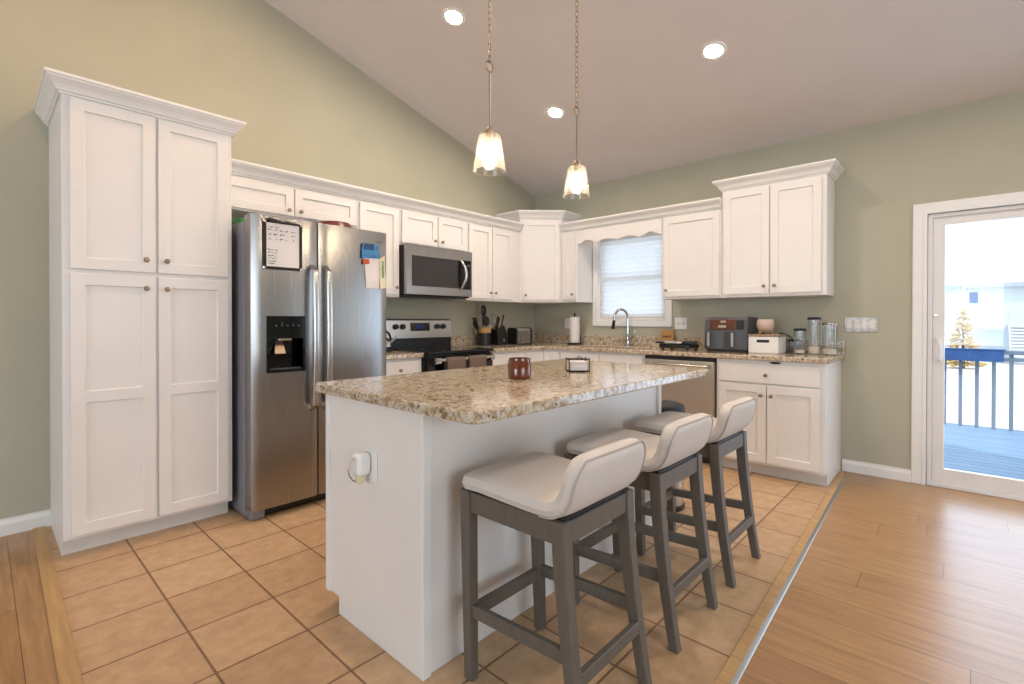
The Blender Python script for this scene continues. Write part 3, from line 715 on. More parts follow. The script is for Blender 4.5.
# ------------------------------------------------------------------ refrigerator
FX0, FX1, FS = -141.5, -105.3, -125.5
t = thing('refrigerator', 'stainless side-by-side refrigerator with black ice dispenser', 'refrigerator', (FX0, -1.5, 0)); w_ = FX1 - FX0
MB().box(0, w_, -26.8, 0, .6, 69.4).build('body', 'fside', t, bevel=.2, seg=2)
MB().box(1, w_ - 1, -26.4, -1, 0, .8).build('roller_base', 'black', t)
sx = FS - FX0
def fdoor(x0, x1, z0, z1):
    """door with softly bowed front"""
    mb = MB(); n = 12; pr = []
    for k in range(n + 1):
        u = k / n; pr.append((x0 + (x1 - x0) * u, -31.0 - .35 * math.sin(PI * u) ** .6 if 0 < u < 1 else -30.7))
    return mb, pr
def fdoor_build(x0, x1, hole=None):
    mb = MB(); n = 14
    xs = [x0 + (x1 - x0) * k / n for k in range(n + 1)]
    if hole: xs = sorted(set(xs + [hole[0], hole[1]]))
    zs = [2.6, 3.0] + ([hole[2], hole[3]] if hole else []) + [70.2, 70.6]
    def yy(x):
        u = (x - x0) / (x1 - x0); return -30.75 - .35 * math.sin(PI * u) ** .5 if 0 < u < 1 else -30.6
    V = {}
    def v(x, y, z):
        k = (round(x, 4), round(y, 4), round(z, 4))
        if k not in V: V[k] = mb.bm.verts.new(k)
        return V[k]
    yb = -27.0
    for i in range(len(xs) - 1):
        for j in range(len(zs) - 1):
            a_, b_, c_, d_ = xs[i], xs[i + 1], zs[j], zs[j + 1]
            ya, yb2 = yy(a_), yy(b_)
            if hole and hole[0] <= a_ and b_ <= hole[1] and hole[2] <= c_ and d_ <= hole[3]:
                hy = -28.0
                mb.bm.faces.new((v(a_, hy, c_), v(b_, hy, c_), v(b_, hy, d_), v(a_, hy, d_)))
                for z in (c_, d_): mb.bm.faces.new((v(a_, ya, z), v(b_, yb2, z), v(b_, hy, z), v(a_, hy, z)))
                if a_ == hole[0]: mb.bm.faces.new((v(a_, ya, c_), v(a_, hy, c_), v(a_, hy, d_), v(a_, ya, d_)))
                if b_ == hole[1]: mb.bm.faces.new((v(b_, yb2, c_), v(b_, hy, c_), v(b_, hy, d_), v(b_, yb2, d_)))
                continue
            mb.bm.faces.new((v(a_, ya, c_), v(b_, yb2, c_), v(b_, yb2, d_), v(a_, ya, d_)))
        for z in (zs[0], zs[-1]): mb.bm.faces.new((v(xs[i], yy(xs[i]), z), v(xs[i + 1], yy(xs[i + 1]), z), v(xs[i + 1], yb, z), v(xs[i], yb, z)))
    for x in (x0, x1):
        for j in range(len(zs) - 1): mb.bm.faces.new((v(x, yy(x), zs[j]), v(x, yb, zs[j]), v(x, yb, zs[j + 1]), v(x, yy(x), zs[j + 1])))
    mb.smooth = True
    return mb
HX0, HX1, HZ0, HZ1 = 3.3, 12.5, 34.0, 47.3
dL = fdoor_build(.05, sx - .18, (HX0 + .6, HX1 - .6, HZ0 + .6, HZ0 + 8.0)).build('door', 'steel', t)
dR = fdoor_build(sx + .18, w_ - .05).build('door', 'steel', t)
for hx, dp in ((sx - 1.75, dL), (sx + 1.75, dR)):
    hm = MB(); rs = []
    for k in range(25):
        u = k / 24; z = 24.0 + 36 * u; e = min(u, 1 - u) * 36
        off = 2.4 * min(1, e / 1.6) ** .6 if e > 0 else 0
        off += .5 * math.sin(PI * u)
        y = -30.7 - off; sec = []
        for q in range(16):
            a = 2 * PI * q / 16; ca, sa = math.cos(a), math.sin(a)
            sec.append((hx + .78 * math.copysign(abs(ca) ** .6, ca), y + .42 * math.copysign(abs(sa) ** .6, sa), z))
        rs.append(sec)
    hm.rings(rs); hm.smooth = True
    hm.build('handle', 'steel2', dp)
# dispenser on the freezer door
dz = frame_mb(0, 1, 0, 1, .1, 0, 1)
fr = MB()
o_ = [(HX0, HZ0), (HX1, HZ0), (HX1, HZ1), (HX0, HZ1)]; i_ = [(HX0 + .6, HZ0 + .6), (HX1 - .6, HZ0 + .6), (HX1 - .6, HZ0 + 8), (HX0 + .6, HZ0 + 8)]
A = [[fr.bm.verts.new((x, y, z)) for x, z in pl] for y, pl in ((-31.35, o_), (-31.35, i_), (-30.6, o_), (-28.1, i_))]
for k in range(4):
    k2 = (k + 1) % 4
    for a_, b_ in ((0, 1), (0, 2), (1, 3)): fr.bm.faces.new((A[a_][k], A[a_][k2], A[b_][k2], A[b_][k]))
fr.bm.faces.new(A[3]);
dsp = fr.build('dispenser', 'bglass', dL)
MB().box(HX0 + 2.9, HX0 + 6.0, -31.2, -28.8, HZ0 + 7.4, HZ0 + 8.9).build('water_spout', 'nickel', dsp, bevel=.15)
MB().hexa([(HX0 + 2.5, -29.6, HZ0 + 4.3), (HX0 + 5.2, -29.6, HZ0 + 4.3), (HX0 + 5.2, -29.2, HZ0 + 4.3), (HX0 + 2.5, -29.2, HZ0 + 4.3)],
          [(HX0 + 3.0, -28.6, HZ0 + 7.4), (HX0 + 4.8, -28.6, HZ0 + 7.4), (HX0 + 4.8, -28.2, HZ0 + 7.4), (HX0 + 3.0, -28.2, HZ0 + 7.4)]).build('paddle', 'nickel', dsp, bevel=.08)
MB().box(HX0 + .9, HX1 - .9, -31.0, -28.2, HZ0 + .65, HZ0 + .95).build('drip_tray', 'grey', dsp)
ic = MB()
for k in range(5):
    x = HX0 + 1.9 + k * 1.35
    ic.box(x, x + .5, -31.4, -31.3, HZ0 + 10.9, HZ0 + 11.2)
    if k % 2: ic.box(x + .1, x + .35, -31.4, -31.3, HZ0 + 11.5, HZ0 + 11.8)
ic.build('icon_lettering', 'grey', dsp)
MB().box(.3, 3.5, -29.6, -26.8, .2, 2.4).build('hinge_foot', 'fside', t, bevel=.2)
MB().box(3.6, w_ - .4, -28.6, -26.8, .5, 2.4).build('base_grille', 'black', t, bevel=.1)
MB().box(.6, 4.6, -30.2, -26.0, 69.45, 70.3).build('hinge_cover', 'grey', t, bevel=.2)
MB().box(w_ - 4.6, w_ - .6, -30.2, -26.0, 69.45, 70.3).build('hinge_cover', 'grey', t, bevel=.2)
MB().box(w_ - 4.2, w_ - 1.6, -31.0, -30.7, 67.6, 68.0).build('badge', 'grey', dR)

# whiteboard held on the freezer door
FY = -32.62
t = thing('whiteboard', 'magnetic whiteboard with handwritten notes on the freezer door', 'whiteboard', (-134.5, FY - .02, 58.2))
def yplane(mb, base):
    for v in mb.bm.verts: v.co = v.co - Vector(base)
    return mb
Bs = (-134.5, FY - .02, 58.2)
yplane(MB().box(-138.3, -130.6, FY - .35, FY - .05, 58.8, 69.0), Bs).build('board', 'paper', t)
fm = MB()
for x0, x1, z0, z1 in ((-139.0, -138.3, 58.2, 69.4), (-130.6, -129.9, 58.2, 69.4), (-138.3, -130.6, 58.2, 58.8), (-138.3, -130.6, 68.9, 69.4)): fm.box(x0, x1, FY - .5, FY - .02, z0, z1)
yplane(fm, Bs).build('frame', 'dark', t, bevel=.1)
for x, z in ((-139.1, 58.1), (-130.5, 58.1), (-139.1, 68.8), (-130.5, 68.8)):
    yplane(MB().box(x, x + .75, FY - .6, FY - .04, z, z + .75), Bs).build('corner_cap', 'steel2', t, bevel=.15)
wr_ = MB(); rnd = random.Random(3)
def scribble(x, z, length, h):
    pts = []; n = max(4, int(length / .14))
    for k in range(n): pts.append((x + length * k / (n - 1), FY - .37, z + h * (rnd.random() - .4) * (1 if k % 2 else -1)))
    for p, q in zip(pts, pts[1:]):
        wr_.hexa([(p[0] - .08, FY - .38, p[2]), (p[0] + .08, FY - .38, p[2] - .05), (q[0] + .08, FY - .38, q[2] - .05), (q[0] - .08, FY - .38, q[2])],
                 [(p[0] - .08, FY - .345, p[2]), (p[0] + .08, FY - .345, p[2] - .05), (q[0] + .08, FY - .345, q[2] - .05), (q[0] - .08, FY - .345, q[2])])
for z, segs in ((67.9, ((-138.0, 1.3), (-136.3, 1.0))), (67.3, ((-138.0, 1.1), (-136.5, .9), (-135.2, .7), (-134.0, .8), (-132.6, 1.3))), (66.3, ((-137.8, .5), (-136.6, .9), (-135.1, 1.0), (-132.6, 1.2))),
                (65.2, ((-137.7, .5), (-136.5, .6), (-135.2, .6), (-134.0, .7), (-132.6, .9))), (62.7, ((-138.0, 1.2), (-136.4, .8))), (62.0, ((-138.0, .5), (-137.2, 1.6))), (61.3, ((-138.0, 2.2),)), (60.7, ((-138.0, .6), (-137.2, 1.4))), (60.1, ((-138.0, 1.9),)), (59.5, ((-138.0, 1.6),))):
    for x, l in segs: scribble(x, z, l, .4)
yplane(wr_, Bs).build('handwriting', 'ink', t)
mk = MB().tube([(-134.2, FY - .75, 69.35), (-130.9, FY - .75, 69.15)], .3, 10)
tag(yplane(mk, (-132.5, FY - .7, 69.2)).build('marker_pen', 'black', loc=None), 'black marker pen clipped along the top of the whiteboard', 'marker')
bpy.data.objects['marker_pen'].location = Vector((-132.5, FY - .7, 69.2)) * I
mk = MB().hexa([(-138.2, FY - 1.0, 69.3), (-135.2, FY - 1.0, 68.9), (-135.2, FY - .36, 68.9), (-138.2, FY - .36, 69.3)], [(-138.0, FY - 1.0, 70.0), (-135.1, FY - 1.0, 69.5), (-135.1, FY - .36, 69.5), (-138.0, FY - .36, 70.0)])
e = yplane(mk, (-136.6, FY - .7, 69.2)).build('board_eraser', 'black', bevel=.12); e.location = Vector((-136.6, FY - .7, 69.2)) * I
tag(e, 'small black felt eraser on the top corner of the whiteboard', 'eraser')
# papers on the right-hand fridge door
def sheet(name, label, cat, mat, quad, y, kids=()):
    quad = [(q[0] + .5, q[1]) for q in quad]; kids = [(a, b, (c[0] + .5, c[1] + .5, c[2], c[3]), e) for a, b, c, e in kids]
    cx = sum(q[0] for q in quad) / 4; zb = min(q[1] for q in quad); base = Vector((cx, y, zb))
    mb = MB(); n = 8; th = .05
    for k in range(2):
        pass
    R_ = []
    for k in range(n + 1):
        u = k / n
        l_ = Vector((quad[0][0] + (quad[3][0] - quad[0][0]) * u, quad[0][1] + (quad[3][1] - quad[0][1]) * u))
        r_ = Vector((quad[1][0] + (quad[2][0] - quad[1][0]) * u, quad[1][1] + (quad[2][1] - quad[1][1]) * u))
        yo = y - .12 * math.sin(u * 5) ** 2
        R_.append([(l_.x, yo - th, l_.y), (r_.x, yo - th, r_.y), (r_.x, yo, r_.y), (l_.x, yo, l_.y)])
    mb.rings(R_)
    for v in mb.bm.verts: v.co = v.co - base
    o = mb.build(name, mat); o.location = base * I; tag(o, label, cat)
    for nm, km, (x0, x1, z0, z1), ang in kids:
        k_ = MB().box(x0 - cx, x1 - cx, -th - .21, -.02, z0 - zb, z1 - zb)
        k_.build(nm, km, o)
    return o
sheet('paper_sheet', 'blank white paper sheet hanging on the right refrigerator door', 'paper', 'paper', [(-112.6, 55.0), (-108.6, 55.0), (-107.9, 63.3), (-113.2, 63.3)], FY - .06)
sheet('paper_sheet', 'cream and green patterned paper strip beside the blank sheet on the refrigerator', 'paper', 'cream', [(-108.4, 54.9), (-106.5, 55.3), (-107.0, 64.2), (-108.6, 63.2)], FY - .3, [('leaf_print', 'leafy', (-107.9, -107.2, 58.0, 62.6), 0)])
sheet('picture_card', 'blue printed card at the top of the refrigerator papers', 'card', 'blue', [(-114.2, 62.9), (-108.4, 63.2), (-109.2, 67.0), (-114.0, 66.9)], FY - .38, [('navy_patch', 'navy', (-113.4, -110.5, 65.4, 66.9), 0)])
sheet('magnet', 'small orange magnet at the left edge of the blank sheet', 'magnet', 'orange', [(-113.8, 61.3), (-111.8, 61.5), (-111.9, 62.7), (-113.7, 62.7)], FY - .35)
# things on top of the refrigerator
tr = MB().lathe([(.1, 0), (4.2, 0), (6.4, .9), (6.8, 1.35), (6.5, 1.35), (4.1, .35), (.1, .3)], (0, 0, 0), 'z', 32, cap=False)
for v in tr.bm.verts: v.co = Vector((v.co.x, v.co.y, 3.2 * (1.35 - v.co.z)))
o = tr.build('serving_bowl', 'red'); o.location = Vector((-114.2, -19.6, 69.45)) * I; tag(o, 'dark red bowl upturned on top of the refrigerator', 'bowl')
gb = MB().box(-1.6, 1.6, -8, 8, 0, 1.7); o = gb.build('storage_box', 'green', bevel=.3, seg=2); o.location = Vector((-139.0, -15, 69.45)) * I
tag(o, 'bright green box on top of the refrigerator beside the pantry', 'box')

# ------------------------------------------------------------------ microwave
t = thing('microwave', 'stainless over-the-range microwave with dark window', 'microwave', (-86.5, -.1, 54.6)); w_ = 30.1
MB().box(0, w_, -14.2, 0, 0.6, 17.0).build('body', 'black', t, bevel=.1)
MB().box(.2, w_ - .2, -14.0, -1.0, 0, .6).build('vent_base', 'dark', t)
dxr = 23.6
dm = MB().grid_slab([.05, 2.2, dxr, w_ - .1], [.5, 3.3, 13.6, 17.1], [[0, 0, 0], [0, .25, .02], [0, 0, 0]], -15.6, -14.25).build('door', 'steel', t, bevel=.1)
MB().box(2.25, dxr - .05, -15.45, -15.3, 3.35, 13.55).build('door_window', 'mglass', dm, bevel=.02)
MB().box(dxr + .05, w_ - .7, -15.68, -15.5, 3.1, 13.8).build('control_panel', 'bglass', dm, bevel=.05)
hm = MB()
hm.tube([(24.1, -15.5, 3.2), (24.2, -16.4, 3.9), (25.0, -17.4, 6.5), (25.2, -17.6, 8.5), (25.0, -17.4, 10.5), (24.2, -16.4, 13.0), (24.1, -15.5, 13.7)], [.5, .55, .6, .6, .6, .55, .5], 12)
hm.build('handle', 'steel2', dm)
MB().box(27.3, 29.0, -15.74, -15.66, 11.6, 12.5).build('display', 'grey', dm)

# ------------------------------------------------------------------ range
t = thing('range', 'stainless and black electric range with glass cooktop', 'range', (-86.55, -.6, 0)); w_ = 30.1
MB().box(0, w_, -24.6, -1, 1.2, 35.2).build('body', 'black', t, bevel=.1)
MB().box(-.0, w_, -26.4, -3.4, 35.25, 36.3).build('cooktop', 'bglass', t, bevel=.25, seg=2)
for cx_, cy_, r_ in ((8, -9.5, 3.2), (22, -9.5, 3.8), (8, -19, 4.2), (22, -19, 3.2)): MB().lathe([(r_, 36.31), (r_, 36.33), (r_ - .12, 36.33), (r_ - .12, 36.31)], (cx_, cy_, 0), 'z', 40, cap=False).build('burner_mark', 'grey', t)
bgp = [(-.3, 35.3), (-3.3, 35.3), (-3.3, 40.6), (-2.9, 46.4), (-1.9, 46.8), (-.3, 46.8)]
bgm = MB().rings([[(x, y, z) for y, z in bgp] for x in (.0, w_)]); bk = bgm.build('backguard', 'black', t, bevel=.08)
MB().hexa([(.1, -3.6, 39.8), (w_ - .1, -3.6, 39.8), (w_ - .1, -3.2, 39.8), (.1, -3.2, 39.8)], [(.1, -3.12, 46.3), (w_ - .1, -3.12, 46.3), (w_ - .1, -2.8, 46.3), (.1, -2.8, 46.3)]).build('control_fascia', 'steel2', bk, bevel=.06)
for kx in (4.0, 7.0, 22.9, 25.9):
    MB().lathe([(1.0, 0), (1.0, .5), (.85, .9), (.05, .95)], (kx, -3.3, 44.0), '-y', 20).build('knob', 'black', bk)
dp_ = MB().hexa([(10.5, -3.56, 42.4), (19.2, -3.56, 42.4), (19.2, -3.3, 42.4), (10.5, -3.3, 42.4)], [(10.5, -3.34, 45.4), (19.2, -3.34, 45.4), (19.2, -3.1, 45.4), (10.5, -3.1, 45.4)]).build('display_panel', 'mglass', bk)
MB().hexa([(13.2, -3.6, 43.2), (16.6, -3.6, 43.2), (16.6, -3.4, 43.2), (13.2, -3.4, 43.2)], [(13.2, -3.46, 44.9), (16.6, -3.46, 44.9), (16.6, -3.3, 44.9), (13.2, -3.3, 44.9)]).build('display', 'scale_lcd', bk)
od = MB().grid_slab([.3, 4, w_ - 4, w_ - .3], [7, 13, 27, 34.8], [[0, 0, 0], [0, .2, 0], [0, 0, 0]], -26.2, -24.65).build('oven_door', 'bglass', t, bevel=.12)
MB().box(4.1, w_ - 4.1, -26.1, -25.9, 13.1, 26.9).build('oven_window', 'mglass', od)
MB().box(.3, w_ - .3, -26.0, -24.65, 1.6, 6.6).build('storage_drawer', 'steel', t, bevel=.15)
oh = MB(); oh.tube([(2.2, -28.6, 33.6), (w_ - 2.2, -28.6, 33.6)], .5, 12)
for x in (2.8, w_ - 2.8): oh.hexa([(x - .9, -28.8, 32.6), (x + .9, -28.8, 32.6), (x + .9, -26.1, 31.6), (x - .9, -26.1, 31.6)], [(x - .9, -28.8, 34.3), (x + .9, -28.8, 34.3), (x + .9, -26.1, 34.5), (x - .9, -26.1, 34.5)])
oh.build('handle', 'steel2', od)
def hand_towel(x0, x1, label):
    mb = MB(); n = 14; rs = []
    cx = (x0 + x1) / 2; yb = -29.2
    path = [(.62 + .15, -14.5), (.68, -8), (.66, -1)] + [(.66 * math.cos(a), .66 * math.sin(a)) for a in [PI * k / 6 for k in range(7)]] + [(-.68, -1), (-.72, -8), (-.85, -13)]
    for side in (0, 1):
        pass
    prof_out = path; th = .16
    R_ = []
    for k in range(n + 1):
        u = k / n; x = x0 + (x1 - x0) * u - cx; wv = .12 * math.sin(u * 9)
        out = []; inn = []
        for (py, pz) in path:
            m_ = wv * max(0, -pz) / 13
            d_ = Vector((py, max(pz, 0))); d_ = d_.normalized() if d_.length > 1e-6 else Vector((1, 0))
            out.append((x, -(py + d_.x * th) + m_, pz + d_.y * th)); inn.append((x, -py + m_, pz))
        R_.append(out + inn[::-1])
    mb.rings(R_); mb.smooth = True
    o = mb.build('dish_towel', 'towel'); o.location = Vector((cx, yb, 33.6)) * I
    tag(o, label, 'towel', 'dish towels on the oven handle'); return o
hand_towel(-80.8, -73.0, 'taupe dish towel on the oven handle nearer the refrigerator')
hand_towel(-71.2, -63.2, 'taupe dish towel on the oven handle nearer the corner')

# ------------------------------------------------------------------ island
t = thing('island_cabinet', 'white kitchen island cabinet with plain panelled sides', 'island cabinet', (-110.7, -87, 0))
bx, by = -110.7, -87
def IB(mb): 
    for v in mb.bm.verts: v.co = v.co - Vector((bx, by, 0))
    return mb
mb = MB(); pr = [(-74.6, 4.4), (-74.6, 34.5), (-98.9, 34.5), (-98.9, 0), (-78.2, 0), (-78.2, 4.4)]
mb.rings([[(x, y, z) for y, z in pr] for x in (-144.7, -76.6)])
IB(mb).build('body', 'white', t)
mb = MB(); pr = [(-74.4, 2.7), (-74.4, 34.4), (-98.95, 34.4), (-98.95, 0.02), (-78.1, .02), (-78.1, 2.7)]
mb.rings([[(x, y, z) for y, z in pr] for x in (-145.0, -144.65)])
IB(mb).build('end_panel', 'white', t, bevel=.05)
for x0, x1 in ((-145.0, -143.6), (-77.9, -76.5)): IB(MB().box(x0, x1, -99.4, -98.85, .02, 34.4)).build('corner_trim', 'trim', t, bevel=.06)
IB(MB().box(-145.25, -144.95, -75.6, -74.3, 2.7, 34.4)).build('corner_trim', 'trim', t, bevel=.05)
for k in range(4):
    x0 = -144.3 + k * 17; m_ = MB()
    dd = panel_door(t, 0, 16.5, 5, 27.4, 0, (14.8 if k % 2 == 0 else 1.7, 25)); dd.location = ((x0 + 16.5 - bx) * I, (-74.55 - by) * I, 0); dd.rotation_euler = (0, 0, PI)
    dd = panel_door(t, 0, 16.5, 28, 33.8, 0, (8.2, 31), stile=0, name='drawer'); dd.location = ((x0 + 16.5 - bx) * I, (-74.55 - by) * I, 0); dd.rotation_euler = (0, 0, PI)
# countertop with rounded corners
def rrect(x0, x1, y0, y1, r, n=6):
    P_ = []
    for cx_, cy_, a0 in ((x1 - r, y0 + r, -PI / 2), (x1 - r, y1 - r, 0), (x0 + r, y1 - r, PI / 2), (x0 + r, y0 + r, PI)):
        for k in range(n + 1): P_.append((cx_ + r * math.cos(a0 + PI / 2 * k / n), cy_ + r * math.sin(a0 + PI / 2 * k / n)))
    return P_
ic_ = MB().prism(rrect(-146.0, -74.9, -109.8, -71.0, 1.6), 34.52, 36.0)
o = ic_.build('island_countertop', 'granite', loc=(-110.7, -90, 34.52), bevel=.28, seg=3, smooth=False); tag(o, 'polished speckled granite island countertop with seating overhang', 'island countertop')
# outlet and plug-in on the island end
def outlet(name, label, loc, rot, w_=2.9, h_=4.6, gangs=1, kind='duplex', mat='trim'):
    t = thing(name, label, 'outlet' if kind == 'duplex' else 'switch plate', loc, rot)
    MB().box(-w_ / 2, w_ / 2, -.22, 0, -h_ / 2, h_ / 2).build('plate', mat, t, bevel=.12, seg=2)
    for g_ in range(gangs):
        x = (g_ - (gangs - 1) / 2) * 1.85
        if kind == 'duplex':
            for z in (-.95, .95): MB().box(x - .65, x + .65, -.32, -.2, z - .6, z + .6).build('socket', 'vinyl', t, bevel=.15, seg=2)
        elif kind == 'toggle':
            MB().hexa([(x - .2, -.25, -.45), (x + .2, -.25, -.45), (x + .2, -.2, .45), (x - .2, -.2, .45)], [(x - .16, -.7, .1), (x + .16, -.7, .1), (x + .16, -.6, .4), (x - .16, -.6, .4)]).build('toggle', 'vinyl', t)
        else: MB().box(x - .62, x + .62, -.36, -.2, -1.3, 1.3).build('rocker', 'vinyl', t, bevel=.1)
    return t
outlet('wall_outlet', 'white outlet plate on the island end panel', (-145.02, -87.6, 25.2), -PI / 2)
t = thing('air_freshener', 'white plug-in air freshener in the island outlet', 'air freshener', (-145.4, -86.9, 25.6), -PI / 2)
MB().rings([[(x * s_, -y_, z * s2_ ) for x, z in ((-.9, -1.3), (.9, -1.3), (1.05, -.6), (1.05, 1.2), (.7, 1.8), (-.7, 1.8), (-1.05, 1.2), (-1.05, -.6))] for y_, s_, s2_ in ((0, .9, .9), (.4, 1, 1), (1.5, 1, 1), (2.0, .8, .85))]).build('housing', 'trim', t, bevel=.15, seg=2)
MB().lathe([(.45, -2.6), (.62, -2.4), (.62, -1.4), (.4, -1.2)], (0, -1.2, 0), 'z', 16).build('scent_vial', 'cream', t)
MB().tube([(-.1, -2.0 - .9 * math.sin(PI * k / 12) , 1.2 - 3.4 * k / 12) for k in range(12)] + [(0, -1.4, -2.4), (0, -1.0, -2.3)], .09, 8).build('guard', 'nickel', t)

# ------------------------------------------------------------------ bar stools
def make_stool(loc, label):
    """origin under the seat centre; faces +y (the island)"""
    t = thing('bar_stool', label, 'bar stool', loc, 0, 'bar stools along the island')
    # cushion with low wrap-up back: a path swept with rounded thickness
    path = [(8.4, 25.2), (7.4, 25.4), (5, 25.5), (2, 25.4), (-1, 25.3), (-4.2, 25.25), (-6.3, 25.4), (-7.5, 26.1), (-8.2, 27.3), (-8.65, 28.8), (-9.0, 30.4), (-9.15, 31.6)]
    P_ = [Vector(p) for p in path]
    # resample
    seg = [0]
    for a_, b_ in zip(P_, P_[1:]): seg.append(seg[-1] + (b_ - a_).length)
    tot = seg[-1]; NS = 40; NW = 22
    def at(s_):
        for k in range(len(seg) - 1):
            if s_ <= seg[k + 1] + 1e-6:
                u = (s_ - seg[k]) / (seg[k + 1] - seg[k]); return P_[k].lerp(P_[k + 1], u), (P_[k + 1] - P_[k]).normalized()
    def width(s_):
        e = tot - s_; w0 = 8.15
        if e < 3.0: w0 = 8.15 - 3.0 * (1 - math.sqrt(max(0, 1 - (1 - e / 3.0) ** 2)))
        if s_ < 1.2: w0 = 8.15 - 1.2 * (1 - math.sqrt(max(0, 1 - (1 - s_ / 1.2) ** 2)))
        return w0
    mb = MB(); top = []; bot = []
    ss = [tot * (.5 - .5 * math.cos(PI * k / NS)) * .55 + tot * k / NS * .45 for k in range(NS + 1)]
    for s_ in ss:
        p, tg = at(s_); pa, _ = at(max(0, s_ - 1.2)); pb, _ = at(min(tot, s_ + 1.2)); tg = (pb - pa).normalized()
        nrm = Vector((tg.y, -tg.x))   # path goes to -y then up: this points up / to the seat side
        if nrm.y < 0 and nrm.x <= 0: nrm = -nrm
        e = min(s_, tot - s_) / .9; te = math.sqrt(max(0, 1 - (1 - min(1, e)) ** 2))
        T_ = 1.2 * te; rt = []; rb = []
        for k in range(NW + 1):
            v_ = -1 + 2 * k / NW; v_ = math.sin(v_ * PI / 2) * .6 + v_ * .4
            f = (1 - abs(v_) ** 8) ** (1 / 3.)
            x = width(s_) * v_
            q = p + nrm * T_ * f; q2 = p - nrm * T_ * 1.0 * f
            rt.append(mb.bm.verts.new((x, q.x, q.y))); rb.append(mb.bm.verts.new((x, q2.x, q2.y)))
        top.append(rt); bot.append(rb)
    for G in (top, bot):
        for a_, b_ in zip(G, G[1:]):
            for k in range(NW): mb.bm.faces.new((a_[k], a_[k + 1], b_[k + 1], b_[k]))
    for G, H in ((top, bot),):
        for i in range(NS):
            for k in (0, NW): mb.bm.faces.new((G[i][k], G[i + 1][k], H[i + 1][k], H[i][k]))
        for i in (0, NS):
            for k in range(NW): mb.bm.faces.new((G[i][k], G[i][k + 1], H[i][k + 1], H[i][k]))
    bmesh.ops.remove_doubles(mb.bm, verts=mb.bm.verts, dist=.01); mb.smooth = True
    cu = mb.build('seat', 'fabric', t, smooth=True)
    # piping round the rear face of the back
    pp = []
    for s_ in [tot * .60 + tot * .40 * k / 14 for k in range(15)]:
        p, tg = at(min(s_, tot - .25)); pa, _ = at(max(0, s_ - 1.2)); pb, _ = at(min(tot, s_ + 1.2)); tg = (pb - pa).normalized()
        nrm = Vector((tg.y, -tg.x)); nrm = -nrm if (nrm.y < 0 and nrm.x <= 0) else nrm
        q = p - nrm * .85; pp.append((width(min(s_, tot - .3)) * .965, q.x, q.y))
    MB().tube([(x, y, z) for x, y, z in pp] + [(-x, y, z) for x, y, z in pp[::-1]], .13, 8).build('piping', 'piping', cu)
    # legs
    L_ = {}
    for sx_ in (-1, 1):
        for nm, (yt, yb_) in (('f', (7.7, 6.9)), ('b', (-7.2, -10.1))):
            rs = []
            for k in range(9):
                u = k / 8; z = 24.35 * (1 - u)
                y = yt + (yb_ - yt) * (u ** 1.5 if nm == 'b' else u)
                h_ = .86 - .2 * max(0, u - .1)
                hx = .84 - .2 * max(0, u - .1); xc = sx_ * (6.95 + .22 * u)
                rs.append([(xc - hx, y - h_, z), (xc + hx, y - h_, z), (xc + hx, y + h_, z), (xc - hx, y + h_, z)])
            MB().rings(rs).build('leg', 'stoolwood', t, bevel=.1)
    for y0, y1, z0 in ((6.5, 7.7, 21.9), (-7.9, -6.9, 21.7)): MB().box(-6.3, 6.3, y0, y1, z0, 24.2).build('apron', 'stoolwood', t, bevel=.06)
    for s_ in (-1, 1): MB().box(s_ * 7.0 - .45, s_ * 7.0 + .45, -6.5, 7.0, 21.6, 24.2).build('apron', 'stoolwood', t, bevel=.06)
    MB().box(-6.5, 6.5, 6.6, 7.5, 7.6, 9.3).build('stretcher', 'stoolwood', t, bevel=.08)
    MB().box(-6.5, 6.5, -9.6, -8.8, 6.6, 8.2).build('stretcher', 'stoolwood', t, bevel=.08)
    for s_ in (-1, 1):
        x = s_ * 7.1
        MB().hexa([(x - .4, 6.6, 8.1), (x + .4, 6.6, 8.1), (x + .4, -8.6, 8.9), (x - .4, -8.6, 8.9)][::1], [(x - .4, 6.6, 9.7), (x + .4, 6.6, 9.7), (x + .4, -8.6, 10.5), (x - .4, -8.6, 10.5)]).build('stretcher', 'stoolwood', t, bevel=.08)
    MB().box(-7.2, 7.2, -7.6, 7.6, 24.1, 24.6).build('seat_base', 'black', t)
    return t
SY = -110.2
st0 = make_stool((-133.0, SY, 0), 'grey wood bar stool with cream seat nearest the island end with the outlet')
dup(st0, (-109.7, SY, 0), 'middle of the three cream and grey bar stools along the island')
dup(st0, (-86.6, SY, 0), 'grey wood bar stool with cream seat nearest the dishwasher')

# ------------------------------------------------------------------ bin behind the island
t = thing('trash_can', 'round stainless step bin with charcoal lid behind the island end', 'trash can', (-65.8, -94.6, 0))
MB().lathe([(5.2, 1.2), (5.2, 22.6), (5.0, 23.2)], (0, 0, 0), 'z', 36).build('body', 'steel2', t)
MB().lathe([(5.35, 0), (5.45, .2), (5.45, 1.1), (5.2, 1.3)], (0, 0, 0), 'z', 36).build('base', 'black', t)
MB().lathe([(5.35, 23.0), (5.45, 23.3), (5.45, 24.6), (5.1, 25.4), (3.5, 25.9), (.1, 26.1)], (0, 0, 0), 'z', 36).build('lid', 'lidgrey', t)
MB().box(-5.9, -4.9, -1, 1, .3, .9).build('pedal', 'black', t, bevel=.1)

